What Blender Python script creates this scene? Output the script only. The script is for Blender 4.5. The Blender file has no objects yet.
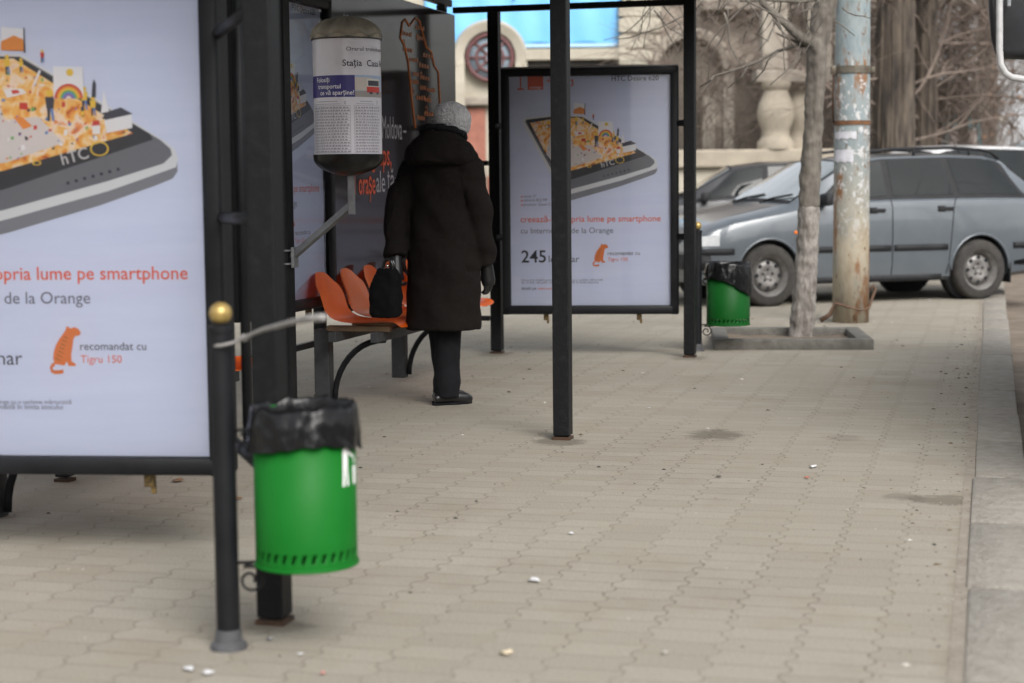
import bpy, bmesh, math, random
from mathutils import Vector, Matrix, noise
random.seed(7)
C = bpy.context.scene.collection
SC = bpy.context.scene
PI = math.pi
R = math.radians

# ------------------------------------------------------------------ camera
F_PX = 1750.0; H = 1.22
PITCH = math.atan(162/F_PX); ROLL = 0.010
cp, sp = math.cos(PITCH), math.sin(PITCH)
_f = Vector((0, cp, -sp)); _r = Vector((1, 0, 0)); _d = Vector((0, -sp, -cp))
cr, sr = math.cos(ROLL), math.sin(ROLL)
RT = cr*_r + sr*_d; DN = -sr*_r + cr*_d
cam = bpy.data.cameras.new('camera')
camo = bpy.data.objects.new('camera', cam); C.objects.link(camo)
M3 = Matrix((RT, -DN, -_f)).transposed()
camo.matrix_world = Matrix.Translation((0, 0, H)) @ M3.to_4x4()
cam.sensor_width = 36; cam.lens = F_PX/1024*36
cam.clip_start = 0.1; cam.clip_end = 2000
cam.dof.use_dof = True; cam.dof.focus_distance = 8.4; cam.dof.aperture_fstop = 2.5
SC.camera = camo

# ------------------------------------------------------------------ light: overcast day
w = bpy.data.worlds.new('World'); SC.world = w; w.use_nodes = True
nt = w.node_tree; nt.nodes.clear()
sky = nt.nodes.new('ShaderNodeTexSky'); sky.sky_type = 'NISHITA'; sky.sun_disc = False
SUN_EL, SUN_AZ = R(40), R(158)
sky.sun_elevation = SUN_EL; sky.sun_rotation = SUN_AZ
sky.air_density = 1.2; sky.dust_density = 4.0
hs = nt.nodes.new('ShaderNodeHueSaturation'); hs.inputs['Saturation'].default_value = 0.22
bg = nt.nodes.new('ShaderNodeBackground'); bg.inputs['Strength'].default_value = 0.15
wo = nt.nodes.new('ShaderNodeOutputWorld')
nt.links.new(sky.outputs[0], hs.inputs['Color']); nt.links.new(hs.outputs[0], bg.inputs['Color'])
nt.links.new(bg.outputs[0], wo.inputs['Surface'])
sl = bpy.data.lights.new('sun', 'SUN'); sl.energy = 1.5; sl.angle = R(35); sl.color = (1, .96, .91)
so = bpy.data.objects.new('sun', sl); C.objects.link(so)
sd = Vector((math.sin(SUN_AZ)*math.cos(SUN_EL), math.cos(SUN_AZ)*math.cos(SUN_EL), math.sin(SUN_EL)))
so.rotation_euler = sd.to_track_quat('Z', 'Y').to_euler()
SC.view_settings.view_transform = 'Standard'; SC.view_settings.look = 'None'
SC.view_settings.exposure = 0.72; SC.view_settings.gamma = 1
SC.view_settings.use_curve_mapping = False

# ------------------------------------------------------------------ layout helpers
def ray(px, py):
    return RT*((px-512)/F_PX) + DN*((py-341.5)/F_PX) + _f
def g(px, py, z=0.0):
    v = ray(px, py); t = (z-H)/v.z
    return Vector((0, 0, H)) + v*t
def at(px, py, Y):
    v = ray(px, py); return Vector((0, 0, H)) + v*(Y/v.y)
TH = R(15.3)
SD = Vector((math.sin(TH), math.cos(TH), 0)); SR = Vector((math.cos(TH), -math.sin(TH), 0))
FP = g(690, 357)
def loc(p):                       # world -> shelter coordinates
    d = p-FP; return Vector((d.dot(SR), d.dot(SD), p.z))
def wor(x, y, z=0):
    q = FP + SR*x + SD*y; return Vector((q.x, q.y, z))

# ------------------------------------------------------------------ materials
MATS = {}
def mat(name, c, c2=None, scale=8.0, rough=0.6, bump=0.0, bscale=None, metal=0.0, coat=0.0, spec=0.5,
        contrast=(0.35, 0.65), stretch=(1, 1, 1), sheen=0.0, rvar=0.0):
    if name in MATS: return MATS[name]
    m = bpy.data.materials.new(name); m.use_nodes = True
    n = m.node_tree.nodes; l = m.node_tree.links
    b = n['Principled BSDF']
    b.inputs['Base Color'].default_value = (*c, 1); b.inputs['Roughness'].default_value = rough
    b.inputs['Metallic'].default_value = metal; b.inputs['Coat Weight'].default_value = coat
    b.inputs['Coat Roughness'].default_value = 0.05
    b.inputs['Specular IOR Level'].default_value = spec
    b.inputs['Sheen Weight'].default_value = sheen
    tc = n.new('ShaderNodeTexCoord'); mp = n.new('ShaderNodeMapping'); mp.inputs['Scale'].default_value = stretch
    l.new(tc.outputs['Object'], mp.inputs['Vector'])
    if c2 is not None:
        tx = n.new('ShaderNodeTexNoise'); tx.inputs['Scale'].default_value = scale; tx.inputs['Detail'].default_value = 7
        tx.inputs['Roughness'].default_value = 0.65
        l.new(mp.outputs[0], tx.inputs['Vector'])
        rp = n.new('ShaderNodeValToRGB'); rp.color_ramp.elements[0].position = contrast[0]; rp.color_ramp.elements[1].position = contrast[1]
        rp.color_ramp.elements[0].color = (*c, 1); rp.color_ramp.elements[1].color = (*c2, 1)
        l.new(tx.outputs['Fac'], rp.inputs[0]); l.new(rp.outputs[0], b.inputs['Base Color'])
        if rvar:
            mr = n.new('ShaderNodeMapRange'); mr.inputs['To Min'].default_value = rough-rvar; mr.inputs['To Max'].default_value = rough+rvar
            l.new(tx.outputs['Fac'], mr.inputs['Value']); l.new(mr.outputs[0], b.inputs['Roughness'])
    if bump:
        t2 = n.new('ShaderNodeTexNoise'); t2.inputs['Scale'].default_value = bscale or scale*3; t2.inputs['Detail'].default_value = 5
        l.new(mp.outputs[0], t2.inputs['Vector'])
        bp = n.new('ShaderNodeBump'); bp.inputs['Strength'].default_value = bump; bp.inputs['Distance'].default_value = 0.02
        l.new(t2.outputs['Fac'], bp.inputs['Height']); l.new(bp.outputs[0], b.inputs['Normal'])
    MATS[name] = m; return m
def glass_mat(name, tint=(1, 1, 1), refl=1.0, rough=0.02):
    if name in MATS: return MATS[name]
    m = bpy.data.materials.new(name); m.use_nodes = True
    n = m.node_tree.nodes; l = m.node_tree.links; n.clear()
    o = n.new('ShaderNodeOutputMaterial'); mx = n.new('ShaderNodeMixShader')
    t = n.new('ShaderNodeBsdfTransparent'); t.inputs[0].default_value = (*tint, 1)
    gl = n.new('ShaderNodeBsdfGlossy'); gl.inputs['Roughness'].default_value = rough
    fr = n.new('ShaderNodeFresnel'); fr.inputs['IOR'].default_value = 1.5
    mu = n.new('ShaderNodeMath'); mu.operation = 'MULTIPLY'; mu.inputs[1].default_value = refl
    l.new(fr.outputs[0], mu.inputs[0]); l.new(mu.outputs[0], mx.inputs[0])
    l.new(t.outputs[0], mx.inputs[1]); l.new(gl.outputs[0], mx.inputs[2]); l.new(mx.outputs[0], o.inputs[0])
    MATS[name] = m; return m

BLACK = mat('black_paint', (.006, .0065, .008), (.011, .012, .014), scale=5, rough=.5, bump=.05, bscale=60, rvar=.08, spec=.2)
POSTM = mat('worn_post_paint', (.006, .0065, .0075), (.014, .0145, .0155), scale=30, rough=.5, bump=.1, bscale=90, contrast=(.5, .8), rvar=.1, spec=.2)
RUST = mat('rust', (.06, .028, .012), (.03, .018, .012), scale=30, rough=.9)
STEEL = mat('galvanised_steel', (.35, .36, .37), (.25, .26, .27), scale=40, rough=.4, metal=.8)
GREYMET = mat('grey_metal', (.16, .165, .17), (.1, .1, .11), scale=14, rough=.5, metal=.4)
GLASS = glass_mat('clear_glass', (1, 1, 1), 1.0)
WHITEP = mat('poster_paper', (.575, .62, .79), (.61, .655, .815), scale=3, rough=.5, stretch=(.5, 1, 5), bump=.06, bscale=5)
ORANGET = mat('orange_ink', (.72, .10, .03), rough=.5)
BLACKT = mat('black_ink', (.03, .03, .045), rough=.5)
GREYT = mat('grey_ink', (.12, .12, .16), rough=.5)

# ------------------------------------------------------------------ mesh helpers
class MB:
    def __init__(s): s.bm = bmesh.new()
    def box(s, c, size, rz=0, bevel=0, mi=0):
        r = bmesh.ops.create_cube(s.bm, size=1)
        M = Matrix.Translation(c) @ Matrix.Rotation(rz, 4, 'Z') @ Matrix.Diagonal((*size, 1))
        bmesh.ops.transform(s.bm, matrix=M, verts=r['verts'])
        fs = set(f for v in r['verts'] for f in v.link_faces)
        if bevel:
            es = list(set(e for v in r['verts'] for e in v.link_edges))
            rr = bmesh.ops.bevel(s.bm, geom=es, offset=bevel, segments=2, affect='EDGES', profile=.5)
            fs = set(rr['faces']) | {f for f in fs if f.is_valid}
        for f in fs: f.material_index = mi
        return s
    def tube(s, pts, rad, seg=8, caps=True, mi=0, squash=None):
        pts = [Vector(p) for p in pts]; n = len(pts)
        if not hasattr(rad, '__len__'): rad = [rad]*n
        rings = []; up = None
        for i, p in enumerate(pts):
            t = (pts[min(i+1, n-1)]-pts[max(i-1, 0)])
            if t.length < 1e-9: t = Vector((0, 0, 1))
            t.normalize()
            if up is None:
                up = Vector((1, 0, 0)) if abs(t.x) < .9 else Vector((0, 1, 0))
            a = (up - t*up.dot(t)); a.normalize(); b = t.cross(a); up = a
            ring = []
            for k in range(seg):
                an = 2*PI*k/seg
                rr = rad[i]
                ring.append(s.bm.verts.new(p + a*(math.cos(an)*rr) + b*(math.sin(an)*rr*(squash or 1))))
            rings.append(ring)
        for i in range(n-1):
            for k in range(seg):
                f = s.bm.faces.new((rings[i][k], rings[i][(k+1) % seg], rings[i+1][(k+1) % seg], rings[i+1][k])); f.material_index = mi; f.smooth = True
        if caps:
            f = s.bm.faces.new(rings[0][::-1]); f.material_index = mi
            f = s.bm.faces.new(rings[-1]); f.material_index = mi
        return s
    def lathe(s, prof, seg=32, c=(0, 0, 0), axis='Z', mi=0, fn=None, cap=True):
        rings = []
        for (r, z) in prof:
            ring = []
            for k in range(seg):
                an = 2*PI*k/seg; rr, zz = r, z
                if fn: rr, zz = fn(r, z, an)
                if axis == 'Z': p = (c[0]+rr*math.cos(an), c[1]+rr*math.sin(an), c[2]+zz)
                else: p = (c[0]+rr*math.cos(an), c[1]+zz, c[2]+rr*math.sin(an))
                ring.append(s.bm.verts.new(p))
            rings.append(ring)
        for i in range(len(rings)-1):
            for k in range(seg):
                f = s.bm.faces.new((rings[i][k], rings[i][(k+1) % seg], rings[i+1][(k+1) % seg], rings[i+1][k])); f.material_index = mi; f.smooth = True
        for rg, pr in ((rings[0], prof[0]), (rings[-1], prof[-1])):
            if pr[0] > 1e-4 and cap:
                f = s.bm.faces.new(rg); f.material_index = mi
        bmesh.ops.remove_doubles(s.bm, verts=[v for rg in (rings[0], rings[-1]) for v in rg], dist=1e-6)
        return s
    def loft(s, rings, caps=True, mi=0, closed=True):
        rv = [[s.bm.verts.new(p) for p in ring] for ring in rings]; k = len(rv[0])
        for i in range(len(rv)-1):
            for j in range(k if closed else k-1):
                f = s.bm.faces.new((rv[i][j], rv[i][(j+1) % k], rv[i+1][(j+1) % k], rv[i+1][j])); f.smooth = True; f.material_index = mi
        if caps:
            s.bm.faces.new(rv[0][::-1]).material_index = mi; s.bm.faces.new(rv[-1]).material_index = mi
        return s
    def prism(s, poly, y0, y1, mi=0):          # polygon in XZ, extruded along Y
        a = [s.bm.verts.new((x, y0, z)) for x, z in poly]; b = [s.bm.verts.new((x, y1, z)) for x, z in poly]
        n = len(poly)
        s.bm.faces.new(a).material_index = mi; s.bm.faces.new(b[::-1]).material_index = mi
        for i in range(n):
            s.bm.faces.new((a[i], b[i], b[(i+1) % n], a[(i+1) % n])).material_index = mi
        return s
    def flat(s, poly, y, mi=0):
        s.bm.faces.new([s.bm.verts.new((x, y, z)) for x, z in poly]).material_index = mi; return s
    def quad(s, a, b, c, d, mi=0):
        s.bm.faces.new([s.bm.verts.new(p) for p in (a, b, c, d)]).material_index = mi; return s
    def mesh(s, name):
        bmesh.ops.recalc_face_normals(s.bm, faces=s.bm.faces)
        me = bpy.data.meshes.new(name); s.bm.to_mesh(me); s.bm.free(); return me
    def build(s, name, m, parent=None, smooth=None, at=None, rz=0):
        me = s.mesh(name)
        return link(name, me, m, parent, smooth, at, rz)
def link(name, me, m, parent=None, smooth=None, at=None, rz=0):
    o = bpy.data.objects.new(name, me); C.objects.link(o)
    for x in (m if isinstance(m, (list, tuple)) else [m]): me.materials.append(x)
    if parent: o.parent = parent
    if at is not None: o.location = at
    o.rotation_euler.z = rz
    if smooth is True:
        for p in me.polygons: p.use_smooth = True
    elif isinstance(smooth, (int, float)) and smooth is not None and smooth is not False:
        for p in me.polygons: p.use_smooth = True
        me.set_sharp_from_angle(angle=R(smooth))
    return o
def empty(name, at=(0, 0, 0), rz=0):
    o = bpy.data.objects.new(name, None); C.objects.link(o); o.location = at; o.rotation_euler.z = rz
    o.empty_display_size = .1; return o
def tag(o, label, cat, group=None, kind=None):
    o['label'] = label; o['category'] = cat
    if group: o['group'] = group
    if kind: o['kind'] = kind
    return o
def struct(o): o['kind'] = 'structure'; return o
def apply_mods(o):
    bpy.context.view_layer.update()
    dg = bpy.context.evaluated_depsgraph_get()
    me = bpy.data.meshes.new_from_object(o.evaluated_get(dg))
    o.modifiers.clear(); old = o.data; o.data = me; bpy.data.meshes.remove(old)
    return o
def remesh(mb, name, m, parent, voxel, smooth=6, disp=0.0, dscale=.15, at=None, rz=0):
    o = mb.build(name, m, parent, None, at, rz)
    md = o.modifiers.new('r', 'REMESH'); md.mode = 'VOXEL'; md.voxel_size = voxel; md.use_smooth_shade = True
    if smooth:
        ms = o.modifiers.new('s', 'SMOOTH'); ms.iterations = smooth; ms.factor = .5
    apply_mods(o)
    if disp:
        me = o.data; me.update()
        nrm = [v.normal.copy() for v in me.vertices]
        for v, nn in zip(me.vertices, nrm):
            v.co += nn*disp*noise.fractal(v.co/dscale, 1.0, 2.0, 3)
        me.update()
    for p in o.data.polygons: p.use_smooth = True
    return o
TXT = {}
def text_pts(body, bold=0.0):
    """triangulated outline of a text as (verts2d, faces), unit size"""
    key = (body, bold)
    if key in TXT: return TXT[key]
    cu = bpy.data.curves.new('t', 'FONT'); cu.body = body; cu.size = 1; cu.offset = bold; cu.resolution_u = 3
    o = bpy.data.objects.new('t', cu); C.objects.link(o); bpy.context.view_layer.update()
    dg = bpy.context.evaluated_depsgraph_get()
    me = bpy.data.meshes.new_from_object(o.evaluated_get(dg))
    vs = [(v.co.x, v.co.y) for v in me.vertices]; fs = [tuple(p.vertices) for p in me.polygons]
    bpy.data.objects.remove(o); bpy.data.meshes.remove(me)
    TXT[key] = (vs, fs); return vs, fs
def text_into(mb, body, x0, x1, z, y, bold=0.0, mi=0, rot=0, hfix=None, mapf=None):
    vs, fs = text_pts(body, bold)
    if not vs: return
    a = min(v[0] for v in vs); b = max(v[0] for v in vs)
    s = (x1-x0)/(b-a); sz = hfix if hfix else s
    out = []
    for (u, v) in vs:
        X, Z = (u-a)*s, v*sz
        if rot: X, Z = X*math.cos(rot)-Z*math.sin(rot), X*math.sin(rot)+Z*math.cos(rot)
        p = (x0+X, y, z+Z)
        out.append(mb.bm.verts.new(mapf(p) if mapf else p))
    for f in fs:
        try: mb.bm.faces.new([out[i] for i in f]).material_index = mi
        except ValueError: pass

# ------------------------------------------------------------------ ground
def paver_mat():
    m = bpy.data.materials.new('pavers'); m.use_nodes = True
    n = m.node_tree.nodes; l = m.node_tree.links; b = n['Principled BSDF']
    def M(op, a, c=None, v=None):
        x = n.new('ShaderNodeMath'); x.operation = op
        for i, q in enumerate((a, c, v)):
            if q is None: continue
            if isinstance(q, (int, float)): x.inputs[i].default_value = q
            else: l.new(q, x.inputs[i])
        return x.outputs[0]
    tc = n.new('ShaderNodeTexCoord'); sx = n.new('ShaderNodeSeparateXYZ'); l.new(tc.outputs['Object'], sx.inputs[0])
    nz = n.new('ShaderNodeTexNoise'); nz.inputs['Scale'].default_value = 1.6; nz.inputs['Detail'].default_value = 3
    l.new(tc.outputs['Object'], nz.inputs['Vector'])
    wob = M('MULTIPLY', M('SUBTRACT', nz.outputs['Fac'], .5), .035)
    u = M('ADD', sx.outputs[0], wob); v = M('ADD', sx.outputs[1], M('MULTIPLY', wob, .8))
    tri = M('PINGPONG', M('ADD', v, .016), .0625)
    tri = M('SMOOTH_MIN', M('SMOOTH_MAX', tri, .018, .01), .0445, .01)
    u2 = M('ADD', u, M('MULTIPLY', tri, .85))
    cx = n.new('ShaderNodeCombineXYZ'); l.new(v, cx.inputs[0]); l.new(u2, cx.inputs[1])
    br = n.new('ShaderNodeTexBrick'); br.offset = .5; br.inputs['Scale'].default_value = 1
    br.inputs['Brick Width'].default_value = .125; br.inputs['Row Height'].default_value = .20
    br.inputs['Mortar Size'].default_value = .0042; br.inputs['Mortar Smooth'].default_value = .6
    br.inputs['Color1'].default_value = (0, 0, 0, 1); br.inputs['Color2'].default_value = (1, 1, 1, 1); br.inputs['Mortar'].default_value = (.5, .5, .5, 1)
    l.new(cx.outputs[0], br.inputs['Vector'])
    # stone colour: per paver + broad + fine grit
    def ramp(src, els):
        r = n.new('ShaderNodeValToRGB')
        while len(r.color_ramp.elements) < len(els): r.color_ramp.elements.new(.5)
        for e, (p, c) in zip(r.color_ramp.elements, els): e.position = p; e.color = (*c, 1)
        l.new(src, r.inputs[0]); return r.outputs[0]
    def mix(f, a, c, bt='MIX'):
        x = n.new('ShaderNodeMix'); x.data_type = 'RGBA'; x.blend_type = bt
        if isinstance(f, (int, float)): x.inputs[0].default_value = f
        else: l.new(f, x.inputs[0])
        for i, q in ((6, a), (7, c)):
            if isinstance(q, tuple): x.inputs[i].default_value = (*q, 1)
            else: l.new(q, x.inputs[i])
        return x.outputs[2]
    def nse(sc, det=6, rg=.6):
        x = n.new('ShaderNodeTexNoise'); x.inputs['Scale'].default_value = sc; x.inputs['Detail'].default_value = det; x.inputs['Roughness'].default_value = rg
        l.new(tc.outputs['Object'], x.inputs['Vector']); return x.outputs['Fac']
    base = ramp(br.outputs['Color'], [(0, (.264, .246, .210)), (.5, (.281, .263, .226)), (1, (.295, .277, .239))])
    broad = ramp(nse(.55, 4), [(.3, (.90, .885, .86)), (.7, (1.05, 1.045, 1.03))])
    col = mix(1.0, base, broad, 'MULTIPLY')
    grit = ramp(nse(140, 3, .8), [(.33, (.72, .70, .66)), (.5, (1, 1, 1)), (.68, (1.22, 1.2, 1.16))])
    col = mix(1.0, col, grit, 'MULTIPLY')
    sand = ramp(nse(2.3, 7, .7), [(.45, (0, 0, 0)), (.75, (1, 1, 1))])
    col = mix(M('MULTIPLY', sand, .5), col, (.275, .235, .18))
    mott = ramp(nse(1.15, 8, .72), [(.50, (0, 0, 0)), (.72, (1, 1, 1))])
    col = mix(M('MULTIPLY', mott, .55), col, (.185, .165, .135))
    # pinkish pavers near the kerb
    pk = M('MULTIPLY', ramp(M('ABSOLUTE', M('SUBTRACT', sx.outputs[0], -.86)), [(.25, (1, 1, 1)), (.27, (0, 0, 0))]),
           ramp(nse(.9, 2), [(.44, (0, 0, 0)), (.5, (1, 1, 1))]))
    near = ramp(M('MULTIPLY', M('ADD', sx.outputs[1], 3.0), .5), [(.0, (1, 1, 1)), (.9, (0, 0, 0))])
    col = mix(M('MULTIPLY', M('MULTIPLY', pk, near), .55), col, (.30, .235, .22))
    # dirt drifted against the kerb
    kd = ramp(M('ADD', M('MULTIPLY', M('ABSOLUTE', sx.outputs[0]), 8.), M('MULTIPLY', M('SUBTRACT', nse(9), .5), 2.2)), [(.18, (1, 1, 1)), (.55, (0, 0, 0))])
    col = mix(M('MULTIPLY', kd, .4), col, (.20, .165, .125))
    jn = ramp(nse(1.1, 4), [(.35, (.25, .25, .25)), (.65, (1, 1, 1))])
    joint = M('MULTIPLY', M('MULTIPLY', br.outputs['Fac'], jn), .68)
    jc = ramp(nse(4), [(.4, (.085, .068, .05)), (.62, (.19, .155, .115))])
    col = mix(joint, col, jc)
    # specks, stains and darker patches at the post feet, each with its own shape
    vo = n.new('ShaderNodeTexVoronoi'); vo.inputs['Scale'].default_value = 7.5; l.new(tc.outputs['Object'], vo.inputs['Vector'])
    sp_ = ramp(vo.outputs['Distance'], [(.035, (1, 1, 1)), (.06, (0, 0, 0))])
    sel = ramp(n_col(n, l, vo), [(.50, (0, 0, 0)), (.54, (1, 1, 1))])
    col = mix(M('MULTIPLY', M('MULTIPLY', sp_, sel), .75), col, (.09, .07, .05))
    for (px, py, ax, ay, st) in DARK_PATCHES:
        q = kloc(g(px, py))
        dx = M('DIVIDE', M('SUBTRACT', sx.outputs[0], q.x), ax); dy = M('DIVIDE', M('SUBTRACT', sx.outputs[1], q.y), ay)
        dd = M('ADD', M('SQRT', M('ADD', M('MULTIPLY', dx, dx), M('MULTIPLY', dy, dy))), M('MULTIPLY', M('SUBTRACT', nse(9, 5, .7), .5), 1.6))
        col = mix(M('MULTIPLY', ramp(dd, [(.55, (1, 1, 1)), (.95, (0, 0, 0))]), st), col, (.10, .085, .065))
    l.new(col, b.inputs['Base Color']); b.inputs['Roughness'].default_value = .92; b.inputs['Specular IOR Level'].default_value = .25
    h = M('ADD', M('MULTIPLY', M('SUBTRACT', 1.0, br.outputs['Fac']), M('ADD', jn, .2)), M('MULTIPLY', nse(60, 4), .35))
    h = M('ADD', h, M('MULTIPLY', nse(3, 3), .8))
    bp = n.new('ShaderNodeBump'); bp.inputs['Strength'].default_value = .55; bp.inputs['Distance'].default_value = .006
    l.new(h, bp.inputs['Height']); l.new(bp.outputs[0], b.inputs['Normal'])
    return m
def n_col(n, l, vo):
    s = n.new('ShaderNodeSeparateColor'); l.new(vo.outputs['Color'], s.inputs[0]); return s.outputs[0]
KP = g(966, 640); 
def kloc(p):
    d = p-KP; return Vector((d.dot(SR), d.dot(SD), 0))
DARK_PATCHES = [(715, 435, .16, .22, .7), (940, 500, .16, .12, .6), (905, 497, .10, .10, .4), (845, 438, .10, .13, .22), (560, 442, .16, .14, .7), (272, 626, .13, .10, .55), (690, 358, .15, .2, .5), (495, 354, .15, .2, .5)]  # stains, then darker patches around the post feet
def sheet(name, x0, x1, y0, y1, z, m, nx=1, ny=1):
    b = MB(); bmesh.ops.create_grid(b.bm, x_segments=nx, y_segments=ny, size=.5)
    for v in b.bm.verts: v.co = Vector((x0+(v.co.x+.5)*(x1-x0), y0+(v.co.y+.5)*(y1-y0), z))
    o = b.build(name, m, None, None, (KP.x, KP.y, 0), -TH)
    return struct(o)
SOIL = mat('soil', (.11, .085, .062), (.17, .135, .10), scale=1.5, rough=.95, bump=.5, bscale=14)
ASPH = mat('asphalt', (.075, .07, .066), (.12, .108, .095), scale=2.2, rough=.9, bump=.3, bscale=90)
sheet('ground', -600, 600, -300, 1200, -.14, SOIL)
rd = sheet('road', .2, 9.5, -40, 220, -.125, ASPH, 1, 60)
def rise(y): return max(0, y-30)*.034
for v in rd.data.vertices: v.co.z += rise(v.co.y)
sheet('gutter_dirt', .2, .75, -20, 60, -.121, mat('gutter_dirt', (.115, .088, .066), (.20, .165, .13), scale=3, rough=.95, bump=.5, bscale=40))
pv = MB().box((-20.008, 21, -.065), (40, 66, .13)).build('pavement', paver_mat(), None, None, (KP.x, KP.y, 0), -TH); struct(pv)
CONC = mat('kerb_concrete', (.275, .258, .228), (.19, .172, .145), scale=13, rough=.92, bump=.6, bscale=45, contrast=(.32, .70))
kb = MB(); y = -4.3
random.seed(3)
while y < 40:
    L = random.uniform(.9, 1.05)
    kb.box((.097+random.uniform(-.004, .004), y+L/2, -.066+random.uniform(-.004, .003)), (.204, L-.012, .135), random.uniform(-.004, .004), .012)
    y += L
struct(kb.build('kerb', CONC, None, 40, (KP.x, KP.y, .008), -TH))
sheet('kerb_bed', -.04, .19, -5, 41, .0015, mat('joint_dirt', (.20, .17, .135), (.26, .235, .195), scale=9, rough=.95, bump=.4))
fp_ = sheet('far_pavement', 9.5, 14, -40, 220, -.02, CONC, 1, 60)
for v in fp_.data.vertices: v.co.z += rise(v.co.y)
lp_ = sheet('verge', -6, .2, 41.5, 220, -.03, SOIL, 1, 40)
for v in lp_.data.vertices: v.co.z += rise(v.co.y)

# ------------------------------------------------------------------ bus shelter
LP, MP, BP = loc(g(275, 622)), loc(g(563, 439)), loc(g(496, 353))
ROOFM = mat('roof_sheet', (.10, .105, .11), (.07, .072, .075), scale=3, rough=.5)
sh = empty('bus_shelter', FP, -TH)
tag(sh, 'black steel bus shelter frame of square posts and thin bars over the pavement', 'bus shelter')
XB, XW = -1.38, -1.66
TOP = 2.42
def post(x, y, s=.08, top=TOP):
    p = MB().box((x, y, top/2+.01), (s, s, top-.02), 0, .004)
    o = p.build('post', POSTM, sh)
    MB().box((x, y, .006), (s+.007, s+.007, .014), 0, .002).build('post_foot', RUST, o)
    return o
post(0, 0, .076); post(MP.x, MP.y, .078); post(LP.x, LP.y, .077)
post(XB, BP.y, .078); post(XB, MP.y+.05, .088); post(XB, LP.y, .09)
for yy in (-.14, -1.15, -2.52, MP.y+.05, -5.4, LP.y): post(XW-.04, yy, .06)
def bar(a, b, t=.04, name='bar'):
    a, b = Vector(a), Vector(b); d = b-a
    if abs(d.x) > abs(d.y): s = (abs(d.x), t, t)
    else: s = (t, abs(d.y), t)
    MB().box((a+b)/2, s, 0, .004).build(name, BLACK, sh)
bar((XW, .0, 2.395), (-.04, .0, 2.395), .042, 'end_beam')
bar((XW-.04, 0, 1.335), (XB-.04, 0, 1.335), .035, 'side_rail'); bar((XW-.01, 0, .25), (XB-.04, 0, .25), .035, 'side_rail')
MB().box((LP.x/2, (LP.y)/2, 2.445), (.06, abs(LP.y)+.1, .05), math.atan2(LP.x, -LP.y)*-1, .004).build('front_beam', BLACK, sh)
bar((XW-.04, LP.y, 2.446), (XW-.04, .03, 2.446), .05, 'back_beam')
bar((XW-.04, LP.y, .31), (XW-.04, -.03, .31), .034, 'back_rail')
for yy in (MP.y+.05, LP.y): bar((XW, yy, 2.392), (-.1, yy, 2.392), .05, 'cross_beam')
rf = MB()
n = 24
rings = []
for i in range(n+1):
    x = -2.0+2.45*i/n; z = 2.50+.10*math.sin(PI*i/n)
    rings.append([(x, LP.y-.7, z), (x, .12, z), (x, .12, z+.03), (x, LP.y-.7, z+.03)])
rf.loft(rings).build('roof', ROOFM, sh, 40)

# ------------------------------------------------------------------ advert light boxes
def screen_mat():
    m = bpy.data.materials.new('screen_print'); m.use_nodes = True
    n = m.node_tree.nodes; l = m.node_tree.links; b = n['Principled BSDF']
    tc = n.new('ShaderNodeTexCoord')
    vo = n.new('ShaderNodeTexNoise'); vo.inputs['Scale'].default_value = 17; vo.inputs['Detail'].default_value = 6
    vo.inputs['Distortion'].default_value = 1.2
    l.new(tc.outputs['Object'], vo.inputs['Vector'])
    r = n.new('ShaderNodeValToRGB'); cr_ = r.color_ramp
    els = [(.28, (.42, .08, .03)), (.38, (.74, .28, .05)), (.47, (.80, .46, .12)), (.54, (.82, .58, .30)), (.60, (.80, .68, .58)), (.68, (.76, .30, .10)), (.78, (.5, .08, .04))]
    while len(cr_.elements) < len(els): cr_.elements.new(.5)
    for e, (p, c) in zip(cr_.elements, els): e.position = p; e.color = (*c, 1)
    l.new(vo.outputs['Fac'], r.inputs[0]); l.new(r.outputs[0], b.inputs['Base Color']); b.inputs['Roughness'].default_value = .5
    return m
SCREEN = screen_mat()
def ink(name, c): return mat('ink_'+name, c, rough=.5)
PAL = [ink('red', (.55, .05, .04)), ink('yellow', (.75, .5, .06)), ink('white', (.75, .75, .78)), ink('dark', (.05, .05, .07)),
       ink('green', (.15, .4, .12)), ink('blue', (.12, .22, .5)), ink('orange', (.72, .25, .05)), ink('violet', (.3, .15, .4))]
def c5(cx, cy): return ((500+cx*.205-510)/142.3-.555, (304-(60+cy*.205))/141.8)
def c6(cx, cy): return ((500+cx*.1903-510)/142.3-.555, (304-(190+cy*.1903))/141.8)
def nr(cx, cy): return (.555-(209-cx*.322)/316, (457-cy*.322)/320)     # from the large near poster
def P5(pts): return [c5(*p) for p in pts]
def PN(pts): return [nr(*p) for p in pts]
def circ(cx, cz, r, n=20, rz=None, a0=0, a1=2*PI):
    return [(cx+r*math.cos(a0+(a1-a0)*i/n), cz+(rz or r)*math.sin(a0+(a1-a0)*i/n)) for i in range(n if a1-a0 > 6.2 else n+1)]
def ringflat(mb, cx, cz, r0, r1, y, mi=0, a0=0, a1=2*PI, n=28, sq=1):
    for i in range(n):
        p, q = a0+(a1-a0)*i/n, a0+(a1-a0)*(i+1)/n
        mb.flat([(cx+r0*math.cos(p), cz+sq*r0*math.sin(p)), (cx+r1*math.cos(p), cz+sq*r1*math.sin(p)), (cx+r1*math.cos(q), cz+sq*r1*math.sin(q)), (cx+r0*math.cos(q), cz+sq*r0*math.sin(q))], y, mi)
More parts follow.
